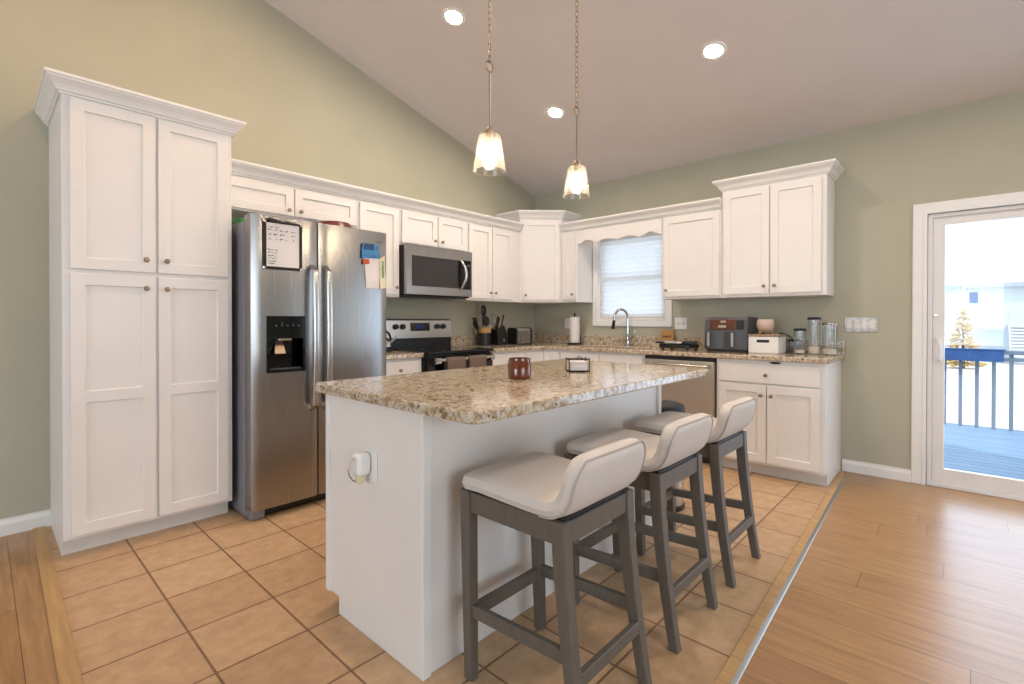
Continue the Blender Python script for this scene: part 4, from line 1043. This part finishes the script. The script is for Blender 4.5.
# ------------------------------------------------------------------ pendants and downlights
def ceil_z(x): return Z0 - SL * x
def pendant(loc, label):
    x0, y0, zb = loc
    t = thing('pendant_light', label, 'pendant light', loc, 0, 'pendant lights over the island')
    top = ceil_z(x0) - zb
    sh = MB().lathe([(2.82, 0), (2.88, .1), (2.72, .9), (1.98, 5.9), (1.88, 6.1), (1.6, 6.2), (.5, 6.2), (.5, 6.08), (1.55, 6.08), (1.8, 6.0), (1.88, 5.85), (2.62, .9), (2.75, .1)], (0, 0, 0), 'z', 36, cap=False)
    bmesh.ops.contextual_create if False else None
    sh.build('glass_shade', 'shade', t)
    MB().tube([(2.82 * math.cos(2 * PI * q / 36), 2.82 * math.sin(2 * PI * q / 36), .05) for q in range(36)], .09, 6, closed=True).build('shade_rim', 'shade', t)
    MB().lathe([(.02, .95), (.6, 1.1), (1.0, 1.7), (1.15, 2.3), (.95, 3.0), (.5, 3.9), (.45, 4.65)], (0, 0, 0), 'z', 20).build('bulb', 'bulb', t)
    MB().lathe([(.62, 4.6), (.62, 6.25), (.75, 6.25), (.75, 7.0), (.28, 7.6), (.14, 7.7)], (0, 0, 0), 'z', 18).build('socket_cap', 'nickel', t)
    sr = MB()
    for s_ in (-1, 1): sr.lathe([(.18, 0), (.18, .5), (.02, .55)], (s_ * 1.3, 0, 6.1), 'z', 10)
    sr.build('thumb_screw', 'nickel', t)
    MB().tube([(0, 0, 7.1), (0, 0, 17.0)], .13, 8).build('rod', 'nickel', t)
    MB().tube([(0.9 * math.cos(a), 0, 18.0 + .9 * math.sin(a)) for a in [2 * PI * k / 20 for k in range(20)]], .15, 8, closed=True).build('loop', 'nickel', t)
    ch = MB(); z = 18.75; k = 0
    while z < top - 1.0:
        pts = []
        for q in range(14):
            a = 2 * PI * q / 14; u = .34 * math.cos(a); v_ = .66 * math.sin(a)
            pts.append((u, 0, z + .5 + v_) if k % 2 else (0, u, z + .5 + v_))
        ch.tube(pts, .085, 6, closed=True); z += 1.06; k += 1
    ch.build('chain', 'nickel', t)
    MB().tube([(.12, .12, 7.6)] + [(.12 * math.cos(q), .12 * math.sin(q), 17.6 + (top - 18.6) * q / 40) for q in range(40)], .05, 6).build('cord', 'cream', t)
    MB().lathe([(.3, top - 1.6), (2.4, top - 1.0), (2.6, top + .4)], (0, 0, 0), 'z', 28).build('canopy', 'nickel', t)
    return t
pendant((-123.3, -90, 72.0), 'clear glass pendant lamp on a chain above the amber jar')
pendant((-97.0, -90, 72.5), 'clear glass pendant lamp on a chain nearer the sink window')
tilt = math.atan(SL)
def downlight(x, y, label, lens='lens'):
    t = thing('recessed_light', label, 'recessed light', (x, y, ceil_z(x)), 0, 'recessed ceiling lights')
    t.rotation_euler = (0, tilt, 0)
    MB().lathe([(2.2, -.02), (2.35, -.3), (3.1, -.22), (3.2, -.02)], (0, 0, 0), 'z', 36, cap=False).build('trim_ring', 'trim', t)
    MB().lathe([(2.24, -.05), (2.2, -.16), (.02, -.2)], (0, 0, 0), 'z', 32).build('lens', lens, t)
    return t
downlight(-92.4, -45.9, 'lit recessed ceiling light above the range, left of the pendant chains')
downlight(-46.5, -46.8, 'lit recessed ceiling light between the two pendant lamps')
downlight(-48.1, -100.5, 'lit recessed ceiling light over the end base cabinet')
# four added lights, out of view, that raise the room's brightness
downlight(-137, -46, 'added unseen ceiling light in front of the refrigerator', 'added_lens_warm')
downlight(-196, -46, 'added unseen ceiling light past the pantry', 'added_lens_warm')
downlight(-137, -160, 'added unseen ceiling light over the wood floor')
downlight(-48, -160, 'added unseen ceiling light before the sliding door')

# ------------------------------------------------------------------ things on the wall
outlet('wall_outlet', 'white outlet plate behind the paper towel roll', (-.02, -19.2, 44.9), -PI / 2)
outlet('switch_plate', 'white double switch plate beside the sink window', (-.02, -71.6, 45.2), -PI / 2, 4.7, 4.5, 2, 'toggle')
outlet('switch_plate', 'grey marbled wide switch plate on the wall before the sliding door', (-.02, -127.0, 45.2), -PI / 2, 8.0, 4.4, 4, 'rocker', 'marble')

# ------------------------------------------------------------------ things on the counters
CZ = 36.03
# kettle
t = thing('kettle', 'chrome and black stovetop kettle half hidden behind the refrigerator', 'kettle', (-93.4, -11, CZ))
MB().lathe([(3.4, 0), (3.7, .3), (3.8, 1.6), (3.3, 3.4), (2.2, 4.6), (1.4, 4.9)], (0, 0, 0), 'z', 28).build('body', 'chrome', t)
MB().lathe([(3.85, .2), (3.9, .6), (3.9, 1.5), (3.82, 1.7)], (0, 0, 0), 'z', 28).build('base_band', 'black', t)
MB().lathe([(1.4, 4.85), (1.2, 5.2), (.3, 5.4), (.35, 6.0), (.05, 6.1)], (0, 0, 0), 'z', 18).build('lid', 'black', t)
MB().tube([(-2.8, 0, 3.9), (-2.6, 0, 6.2), (-.8, 0, 7.1), (1.6, 0, 7.0), (3.4, 0, 5.8), (3.9, 0, 4.2)], .4, 10).build('handle', 'black', t)
MB().tube([(2.9, -1, 2.6), (4.4, -1.5, 4.0), (5.0, -1.7, 4.8)], [.7, .5, .4], 10).build('spout', 'chrome', t)
# utensil crock
cx_, cy_ = -40.4, -6.2
t = thing('utensil_crock', 'black utensil crock with a wooden rim band', 'utensil crock', (cx_, cy_, CZ))
MB().lathe([(2.5, 0), (2.7, .2), (2.7, 5.2), (2.4, 5.2), (2.4, .4), (.05, .35)], (0, 0, 0), 'z', 28, cap=False).build('pot', 'black', t)
MB().lathe([(2.72, 5.15), (2.78, 5.2), (2.78, 7.3), (2.45, 7.3), (2.45, 5.2)], (0, 0, 0), 'z', 28, cap=False).build('wooden_band', 'lightwood', t)
def utensil(name, label, dx, dy, lean, L_, kind, mat='black'):
    t_ = thing(name, label, name.replace('_', ' '), (cx_ + dx, cy_ + dy, CZ + .6), 0)
    v = Vector((lean[0], lean[1], 1)).normalized(); q = v.to_track_quat('Z', 'Y')
    mb = MB().tube([(0, 0, 0), (0, 0, L_)], [.28, .2], 8); hd = MB()
    if kind == 'ladle': hd.rings([[(1.5 * r_ * math.cos(2 * PI * k / 16), .2 + h_, L_ + .9 + 1.5 * r_ * math.sin(2 * PI * k / 16) * 1.35) for k in range(16)] for r_, h_ in ((1, 0), (.92, .5), (.6, .9), (.15, 1.05))]); hd.smooth = True
    elif kind == 'spoon': hd.rings([[(1.15 * r_ * math.cos(2 * PI * k / 16), h_, L_ + 1.2 + 1.7 * r_ * math.sin(2 * PI * k / 16)) for k in range(16)] for r_, h_ in ((.6, -.12), (1, 0), (.9, .2), (.4, .32))]); hd.smooth = True
    elif kind == 'spatula': hd.hexa([(-.9, -.1, L_ - .2), (.9, -.1, L_ - .2), (.9, .1, L_ - .2), (-.9, .1, L_ - .2)], [(-1.5, -.1, L_ + 3), (1.5, -.1, L_ + 3), (1.5, .1, L_ + 3), (-1.5, .1, L_ + 3)])
    elif kind == 'whisk':
        for k in range(5):
            a = PI * k / 5
            hd.tube([(1.1 * math.sin(u * PI) * math.cos(a) * (1 if u < .5 else 1), 1.1 * math.sin(u * PI) * math.sin(a), L_ + 4 * math.sin(u * PI / 2)) if False else (1.2 * math.sin(2 * PI * u) * math.cos(a) * .9, 1.2 * math.sin(2 * PI * u) * math.sin(a) * .9, L_ + 2.1 - 2.1 * math.cos(2 * PI * u)) for u in [j / 16 for j in range(16)]], .06, 6, closed=True)
    for vt in hd.bm.verts: vt.co = Vector((vt.co.x * 1.3, vt.co.y * 1.3, L_ + (vt.co.z - L_) * 1.25))
    for o_, nm in ((mb, 'handle'), (hd, 'head')):
        for vt in o_.bm.verts: vt.co = q @ vt.co
    mb.build('handle', mat if kind != 'whisk' else 'steel2', t_); hd.build('head', mat if kind != 'whisk' else 'steel2', t_)
    return t_
utensil('ladle', 'black ladle standing tallest in the utensil crock', .2, .5, (-.02, .05), 12.6, 'ladle')
utensil('serving_spoon', 'black serving spoon leaning out of the crock toward the range', -.8, 0, (-.55, .0), 7.2, 'spoon')
utensil('spatula', 'black flat spatula leaning from the crock behind the serving spoon', -.7, .8, (-.30, .1), 7.6, 'spatula')
utensil('whisk', 'steel wire whisk standing in the utensil crock', .8, -.4, (.26, -.05), 8.0, 'whisk')
utensil('slotted_spoon', 'dark slotted spoon standing upright at the front of the crock', .1, -.9, (-.10, -.08), 8.0, 'spoon', 'lidgrey')
# knife block
t = thing('knife_block', 'black slanted knife block with a small silver emblem beside the toaster', 'knife block', (-33.2, -7.4, CZ))
kb = [(-2.6, 0), (2.8, 0), (2.8, 4.8), (1.2, 8.2), (-3.2, 6.4)]
MB().rings([[(x, y, z) for x, z in kb] for y in (-2.4, 2.4)]).build('block', 'black', t, bevel=.15)
MB().box(.4, 1.6, -2.55, -2.38, 1.4, 2.6).build('emblem', 'steel2', t, bevel=.1)
for k in range(5):
    xx, yy_ = (-2.3 + (k % 3) * 1.35), (-1.3 + (k // 3) * 2.0)
    zb_ = 6.98 + (xx + 2.3) * .41
    kt = thing('kitchen_knife', ['steel-handled knife at the front outer slot of the knife block', 'steel-handled knife in the front middle slot of the knife block', 'steel-handled knife in the front inner slot of the knife block', 'steel-handled knife in the rear outer slot of the knife block', 'steel-handled knife in the rear middle slot of the knife block'][k], 'knife', (-33.2 + xx, -7.4 + yy_, CZ + zb_), 0, 'knives in the block')
    ln = 4.6 + .5 * (k % 2)
    MB().hexa([(-.3, -.22, -.2), (.3, -.22, -.2), (.3, .22, -.2), (-.3, .22, -.2)], [(1.15, -.25, ln), (1.75, -.25, ln), (1.75, .25, ln), (1.15, .25, ln)]).build('handle', 'nickel' if k % 2 else 'dark', kt, bevel=.1)
    MB().box(-.25, .25, -.06, .06, -2.2, -.15).build('blade', 'steel2', kt)
# toaster
t = thing('toaster', 'stainless two-slot toaster with black ends in the corner', 'toaster', (-23.6, -11.0, CZ), math.radians(-12))
MB().rings([[(x, y, z) for y, z in ((-3.2, .4), (-3.3, 5.8), (-2.6, 7.1), (2.6, 7.1), (3.3, 5.8), (3.2, .4))] for x in (-3.4, 3.4)]).build('shell', 'steel', t, bevel=.3, seg=3)
for s_ in (-1, 1): MB().rings([[(x, y, z) for y, z in ((-3.35, 0), (-3.45, 5.9), (-2.7, 7.25), (2.7, 7.25), (3.45, 5.9), (3.35, 0))] for x in (s_ * 3.4, s_ * 4.3)]).build('end_cap', 'black', t, bevel=.3, seg=2)
for y in (-1.4, 1.4): MB().box(-2.9, 2.9, y - .45, y + .45, 7.05, 7.16).build('slot', 'black', t)
MB().box(-3.6, 3.6, -3.1, 3.1, 0, .5).build('base', 'black', t)
MB().box(4.25, 4.9, -.6, .6, 4.5, 5.1).build('lever', 'black', t, bevel=.1)
# paper towel
t = thing('paper_towel_holder', 'dark metal paper towel stand with a flared base by the sink window', 'paper towel holder', (-7.0, -27.9, CZ))
MB().lathe([(3.4, 0), (3.4, .3), (3.0, .55), (.35, .7), (.22, .8), (.22, 12.4), (.4, 12.7), (.4, 13.2), (.05, 13.5)], (0, 0, 0), 'z', 24).build('stand', 'dark', t)
MB().tube([(0, -3.2, .4), (0, -3.0, 2.2), (0, -3.1, 3.4)], .14, 8).build('tear_bar', 'dark', t)
tr = MB().lathe([(.35, .75), (2.05, .75), (2.1, .8), (2.1, 11.7), (2.05, 11.75), (.35, 11.75)], (0, 0, 0), 'z', 32, cap=False)
o = tr.build('paper_towel_roll', 'paper'); o.location = Vector((-7.0, -27.9, CZ)) * I; tag(o, 'white paper towel roll standing on the dark metal stand', 'paper towel roll')
# wooden sign
t = thing('wooden_sign', 'small brown wooden block sign on the counter under the window corner', 'sign', (-2.4, -67.6, CZ), -PI / 2)
MB().box(-2.6, 2.6, -1.2, 0, 0, 6.6).build('block', 'lightwood', t, bevel=.1)
wr_ = MB(); rnd = random.Random(5)
for k in range(7):
    x = -1.7 + k * .5
    wr_.tube([(x + .05 * rnd.random(), -1.22, 3.7 + .1 * rnd.random()), (x + .12, -1.22, 4.9 - .5 * rnd.random()), (x + .25, -1.22, 4.2), (x + .42, -1.22, 3.9 + .3 * rnd.random())], .09, 6)
wr_.build('lettering', 'red', t)
# griddle / panini press
t = thing('griddle_press', 'black and silver contact griddle on the counter beside the air fryer', 'griddle', (-13.2, -76.6, CZ), -PI / 2)
MB().prism(rrect(-5.6, 5.6, -5, 4.6, 1.2), .7, 2.0).build('base', 'black', t, bevel=.25, seg=2)
MB().prism(rrect(-5.7, 3.0, -5.2, 4.4, 1.2), 2.15, 3.1).build('lid', 'steel2', t, bevel=.35, seg=2)
MB().tube([(-7.0, -3.6, 2.7), (-5.2, -5.6, 2.7), (-3.0, -5.9, 2.7)], .35, 10).build('handle', 'black', t)
for x in (-4.4, 4.4):
    for y in (-3.8, 3.6): MB().lathe([(.55, 0), (.5, .75)], (x, y, 0), 'z', 12).build('foot', 'black', t)
MB().lathe([(1.0, 0), (2.2, .3), (2.6, 1.2), (2.4, 1.2), (1.9, .5), (.1, .3)], (4.4, -1.0, 2.0), 'z', 22, cap=False).build('drip_cup', 'grey', t)
# air fryer
t = thing('air_fryer', 'grey dual-basket air fryer with bronze control panel', 'air fryer', (-9.6, -92.9, CZ), -PI / 2)
w2 = 6.7
pr = [(-6.2, .6), (-6.4, 1.2), (-6.2, 7.2), (-5.4, 10.9), (-4.6, 11.5), (5.2, 11.5), (6.0, 10.8), (6.4, .6)]
MB().rings([[(x, y, z) for y, z in pr] for x in (-w2, w2)]).build('body', 'grey', t, bevel=.5, seg=3)
MB().box(-w2 + .6, w2 - .6, -5.6, 5.6, 0, .7).build('base', 'black', t)
MB().box(-w2 + .9, w2 - .9, -4.7, 4.8, 11.45, 11.75).build('top_plate', 'steel2', t, bevel=.12)
MB().hexa([(-4.9, -6.35, 7.4), (3.0, -6.35, 7.4), (3.0, -5.9, 7.4), (-4.9, -5.9, 7.4)], [(-4.9, -5.75, 10.7), (3.0, -5.75, 10.7), (3.0, -5.2, 10.7), (-4.9, -5.2, 10.7)]).build('control_panel', 'copper', t, bevel=.1)
MB().hexa([(-2.1, -6.42, 8.0), (.4, -6.42, 8.0), (.4, -6.0, 8.0), (-2.1, -6.0, 8.0)], [(-2.1, -6.27, 8.8), (.4, -6.27, 8.8), (.4, -5.9, 8.8), (-2.1, -5.9, 8.8)]).build('display', 'steel2', t)
MB().hexa([(-1.5, -6.08, 9.6), (.2, -6.08, 9.6), (.2, -5.7, 9.6), (-1.5, -5.7, 9.6)], [(-1.5, -5.93, 10.3), (.2, -5.93, 10.3), (.2, -5.6, 10.3), (-1.5, -5.6, 10.3)]).build('emblem', 'steel2', t)
MB().hexa([(3.4, -6.3, 7.6), (5.7, -6.3, 7.6), (5.7, -5.9, 7.6), (3.4, -5.9, 7.6)], [(3.4, -5.8, 10.5), (5.7, -5.8, 10.5), (5.7, -5.3, 10.5), (3.4, -5.3, 10.5)]).build('side_panel', 'black', t, bevel=.1)
for x0, x1 in ((-6.2, -.15), (.15, 6.2)):
    bk = MB().rings([[(x0 + (x1 - x0) * u, y_ - .55 * math.sin(PI * u), z) for u in [k / 8 for k in range(9)]] + [(x1, -5.8, z), (x0, -5.8, z)] for z, y_ in ((1.0, -6.5), (6.9, -6.45))]).build('basket', 'grey', t, bevel=.1)
    xm = x0 + 1.5 if x0 < 0 else x0 + 2.6
    MB().rings([[(xm + a_, y_, z) for a_, y_ in ((-.5, -6.6), (-.5, -8.1), (.5, -8.1), (.5, -6.6))] for z in (1.7, 6.5)]).build('handle', 'steel2', bk, bevel=.2, seg=2)
# white bin with wooden lid
t = thing('bread_bin', 'white box with an oval handle slot and wooden lid by the air fryer', 'bread bin', (-10.4, -104.05, CZ), -PI / 2)
MB().box(-4.3, 4.3, -4.8, 4.8, 0, 5.3).build('box', 'white', t, bevel=.3, seg=3)
MB().box(-4.4, 4.4, -4.9, 4.9, 5.32, 6.0).build('lid', 'walnut', t, bevel=.12)
MB().rings([[(1.5 * sx_ + (.35 * math.cos(a)), y_, 3.9 + .45 * math.sin(a)) for sx_, a in [(1, -PI / 2 + PI * k / 8) for k in range(9)] + [(-1, PI / 2 + PI * k / 8) for k in range(9)]] for y_ in (-4.86, -4.7)]).build('handle_slot', 'black', t)
t = thing('plant_pot', 'blush round pot on a small wooden stand on top of the white bin', 'pot', (-10.2, -103.4, CZ + 6.02))
MB().lathe([(1.3, 1.1), (2.1, 1.4), (2.5, 2.3), (2.5, 3.6), (2.2, 4.5), (1.9, 4.7), (1.7, 4.5), (.1, 4.2)], (0, 0, 0), 'z', 28).build('bowl', 'pink', t)
for k in range(3):
    a = 2 * PI * k / 3 + .5
    MB().tube([(2.3 * math.cos(a), 2.3 * math.sin(a), 0), (1.5 * math.cos(a), 1.5 * math.sin(a), 1.7)], [.3, .35], 8).build('leg', 'lightwood', t)
MB().lathe([(1.9, .9), (1.9, 1.2), (.1, 1.2)], (0, 0, 0), 'z', 20).build('stand_ring', 'lightwood', t)
# small lidded jar behind the bin
def canister(x, y, r, h, lidmat, label, name='canister', fill=None):
    t = thing(name, label, 'canister', (x, y, CZ), 0, 'glass canisters at the end of the counter')
    MB().lathe([(r * .96, 0), (r, .15), (r, h), (r - .12, h), (r - .12, .35), (.05, .3)], (0, 0, 0), 'z', 28, cap=False).build('glass_jar', 'clear', t)
    MB().lathe([(r + .08, h), (r + .12, h + .1), (r + .12, h + .6), (r - .2, h + .75), (.05, h + .8)], (0, 0, 0), 'z', 28).build('lid', lidmat, t)
    if fill:
        MB().lathe([(r - .2, .4), (r - .2, fill), (.05, fill + .1)], (0, 0, 0), 'z', 24).build('contents', 'wax', t)
    return t
canister(-4.4, -110.6, 1.9, 3.7, 'black', 'short glass canister with a black lid just behind the white bin')
canister(-9.0, -112.8, 1.65, 7.2, 'black', 'medium glass canister with a black lid beside the white bin', fill=1.2)
canister(-8.6, -116.5, 1.7, 10.6, 'black', 'tallest glass canister with a black lid in the middle of the row', fill=2.4)
canister(-8.6, -120.5, 1.95, 9.0, 'steel2', 'wide glass canister with a silver lid at the end of the counter', fill=1.8)
tong = MB().tube([(-4.2, -106, CZ + 6.25), (-5.2, -108.0, CZ + 5.9), (-6.2, -110.2, CZ + 4.75)], [.2, .25, .16], 8)
o = tong.build('tongs', 'black', loc=(-5, -107.5, CZ + 4.6)); tag(o, 'thin black tongs leaning from the white bin to the short canister', 'tongs')
gl = MB().lathe([(.75, 0), (.8, .1), (.9, 3.6), (.82, 3.6), (.72, .3), (.05, .25)], (0, 0, 0), 'z', 20, cap=False)
o = gl.build('shot_glass', 'clear', loc=None); o.location = Vector((-4.4, -122.2, CZ)) * I; tag(o, 'little clear glass at the very end of the counter', 'glass')

# ------------------------------------------------------------------ things on the island
t = thing('candle_jar', 'amber glass candle jar on the island countertop', 'candle', (-117.6, -92.0, CZ))
MB().lathe([(1.85, 0), (2.05, .2), (2.1, .6), (2.1, 2.6), (1.9, 2.9), (1.9, 3.6), (1.8, 3.6), (1.8, 2.9), (1.9, 2.5), (.05, 2.45)], (0, 0, 0), 'z', 36, cap=False).build('jar', 'amber', t)
MB().lathe([(1.79, 3.1), (1.79, 3.3), (1.4, 3.35), (.3, 3.3), (.05, 3.25)], (0, 0, 0), 'z', 28).build('lid', 'amber', t)
t = thing('wire_basket', 'black wire napkin holder on the island countertop', 'wire basket', (-100.6, -92.8, CZ), math.radians(-42))
wbk = MB(); a0, b0 = 2.05, 1.45
for z in (.1, 2.5): wbk.tube([(-a0, -b0, z), (a0, -b0, z), (a0, b0, z), (-a0, b0, z)], .11, 6, closed=True) if False else None
for z in (.12, 2.5):
    P4 = [(-a0, -b0, z), (a0, -b0, z), (a0, b0, z), (-a0, b0, z)]
    for k in range(4): wbk.tube([P4[k], P4[(k + 1) % 4]], .11, 6)
for x, y in ((-a0, -b0), (a0, -b0), (a0, b0), (-a0, b0)): wbk.tube([(x, y, .1), (x, y, 2.75)], .11, 6)
wbk.tube([(-a0 * .0 - a0, 0, .12), (a0, 0, .12)], .1, 6)
wbk.build('wire_frame', 'dark', t)
MB().tube([(-.45, -b0, 2.5), (-.4, -b0, 2.95), (0, -b0, 3.15), (.4, -b0, 2.95), (.45, -b0, 2.5)], .09, 6).build('handle', 'dark', t)
nk = MB(); rnd = random.Random(2)
for k in range(4): nk.box(-1.7, 1.7, -1.15, 1.15, .26 + k * .47, .26 + k * .47 + .44)
o = nk.build('napkins', 'paper', bevel=.1, seg=2); o.location = Vector((-100.6, -92.8, CZ)) * I; o.rotation_euler = (0, 0, math.radians(-42)); tag(o, 'white folded napkins lying in the wire holder', 'napkins')

# ------------------------------------------------------------------ outdoors
struct(MB().box(5.1, 152, -330, -90, -7, -5).build('deck_floor', 'deck'), 'blue-grey boarded deck outside the sliding door', 'deck')
struct(MB().box(5, 4000, -2500, 2000, -66, -60).build('ground', 'ground'), 'pale paved yard below the deck', 'ground')
t = thing('deck_railing', 'blue-grey wooden deck railing with square balusters', 'railing', (147, -200, -5))
MB().box(-1.8, 1.8, -125, 80, 35.6, 37.4).build('top_rail', 'rail', t, bevel=.15)
MB().box(-.9, .9, -125, 80, 32.4, 34.0).build('upper_rail', 'rail', t, bevel=.1)
for k in range(30):
    y = 68.4 - 5.75 * k
    MB().box(-.7, .7, y - .7, y + .7, 0.02, 35.6).build('baluster', 'rail', t)
t = thing('railing_planter', 'dark blue trough planter hung on the deck rail', 'planter', (143.7, -140, 27.2))
MB().rings([[(x, y, z) for x, z in ((-1.3, 0), (1.0, 0), (1.1, 5.4), (-1.6, 5.4))] for y in (-23.5, 23)]).build('trough', 'planter', t, bevel=.2)
MB().box(-1.9, 1.2, -24.2, 23.5, 5.3, 5.9).build('rim', 'planter', t, bevel=.1)
def Hs(mb, base):
    for v in mb.bm.verts: v.co = v.co - Vector(base)
    return mb
X2 = 1650
hb_ = (X2, -300, -60)
t = thing('neighbor_house', 'pale sided house with balcony and outside stairs beyond the deck', 'house', hb_)
Hs(MB().box(X2, X2 + 300, -700, -160, -60, 136), hb_).build('wall', 'siding', t)
sd = MB()
for k in range(15): sd.box(X2 - 1.2, X2 + .1, -700, -160, 30 + k * 7, 31.2 + k * 7)
Hs(sd, hb_).build('siding', 'trim', t)
Hs(MB().prism([(X2 - 22, -156), (X2 + 316, -156), (X2 + 316, -705), (X2 - 22, -705)], 134, 145), hb_).build('roof', 'roof', t)
wf = Hs(frame_mb(-182, -160.8, 91, 125, 2, X2 - 2.4, X2 + .5), hb_).build('window', 'trim', t)
Hs(MB().box(X2 - 1.8, X2 - .8, -180, -162.8, 93, 123), hb_).build('window_pane', 'planter', wf)
Hs(MB().box(X2 - 60, X2, -226, -178, 22, 29), hb_).build('balcony', 'roof', t)
rr = MB().box(X2 - 60, X2 - 57, -226, -162, 74, 78)
for k in range(14): rr.box(X2 - 59.4, X2 - 57.6, -226 + 4.8 * k, -224.4 + 4.8 * k, 29 if k < 10 else 46, 75)
Hs(rr, hb_).build('balcony_railing', 'trim', t)
Hs(MB().box(X2 - .9, X2 + .1, -236, -182, -58, 22), hb_).build('garage_door', 'siding', t)
stt = MB()
for k in range(11):
    stt.box(X2 - 100 + k * 9, X2 - 88 + k * 9, -310, -238, -50 + k * 8, -46.5 + k * 8)
for y_ in (-238, -312):
    stt.hexa([(X2 - 104, y_, -60), (X2 - 90, y_, -60), (X2 - 90, y_ + 2, -60), (X2 - 104, y_ + 2, -60)], [(X2 - 8, y_, 36), (X2, y_, 36), (X2, y_ + 2, 36), (X2 - 8, y_ + 2, 36)])
Hs(stt, hb_).build('staircase', 'trim', t)
sr_ = MB()
for y_ in (-238, -312):
    sr_.hexa([(X2 - 104, y_, -26), (X2 - 98, y_, -26), (X2 - 98, y_ + 2, -26), (X2 - 104, y_ + 2, -26)], [(X2 - 8, y_, 72), (X2 - 2, y_, 72), (X2 - 2, y_ + 2, 72), (X2 - 8, y_ + 2, 72)])
    sr_.box(X2 - 104, X2 - 100, y_, y_ + 2, -60, -24)
Hs(sr_, hb_).build('stair_rail', 'roof', t)
hb_ = (2100, -40, -60)
t = thing('neighbor_house', 'pale blue house end farther off behind the golden tree', 'house', hb_)
Hs(MB().box(2100, 2400, -143, 160, -60, 160), hb_).build('wall', 'siding', t)
Hs(MB().rings([[(x, y, z) for y, z in ((-150, 160), (168, 160), (168, 172), (-150, 170))] for x in (2080, 2420)]), hb_).build('roof', 'roof', t)
tb = (1330, -151, -60)
t = thing('conifer_tree', 'broad golden-tan conifer growing beyond the deck rail', 'tree', tb)
MB().lathe([(4, 0), (3, 40), (.6, 128)], (0, 0, 0), 'z', 10).build('trunk', 'bark', t)
fo = MB(); rnd = random.Random(9)
for k in range(420):
    z = 6 + 124 * rnd.random() ** 1.3; R0 = 48 * (1 - (z - 4) / 130) ** .75 + 1.5; a = 2 * PI * rnd.random(); r0 = R0 * (.35 + .65 * rnd.random())
    p0 = Vector((r0 * .3 * math.cos(a), r0 * .3 * math.sin(a), z + 1)); p1 = Vector((r0 * math.cos(a), r0 * math.sin(a), z - 3 + 9 * rnd.random())); s_ = 1.8 + 2.2 * rnd.random()
    d_ = (p1 - p0).normalized(); sd_ = d_.cross(Vector((0, 0, 1))).normalized() * s_; m_ = p0.lerp(p1, .62)
    vs = [fo.bm.verts.new(q) for q in (p0, m_ + sd_, p1, m_ - sd_, m_ + Vector((0, 0, s_ * .7)), m_ - Vector((0, 0, s_ * .7)))]
    for f_ in ((0, 1, 4), (1, 2, 4), (2, 3, 4), (3, 0, 4), (1, 0, 5), (2, 1, 5), (3, 2, 5), (0, 3, 5)): fo.bm.faces.new([vs[q] for q in f_])
fo.build('foliage', 'tree', t)
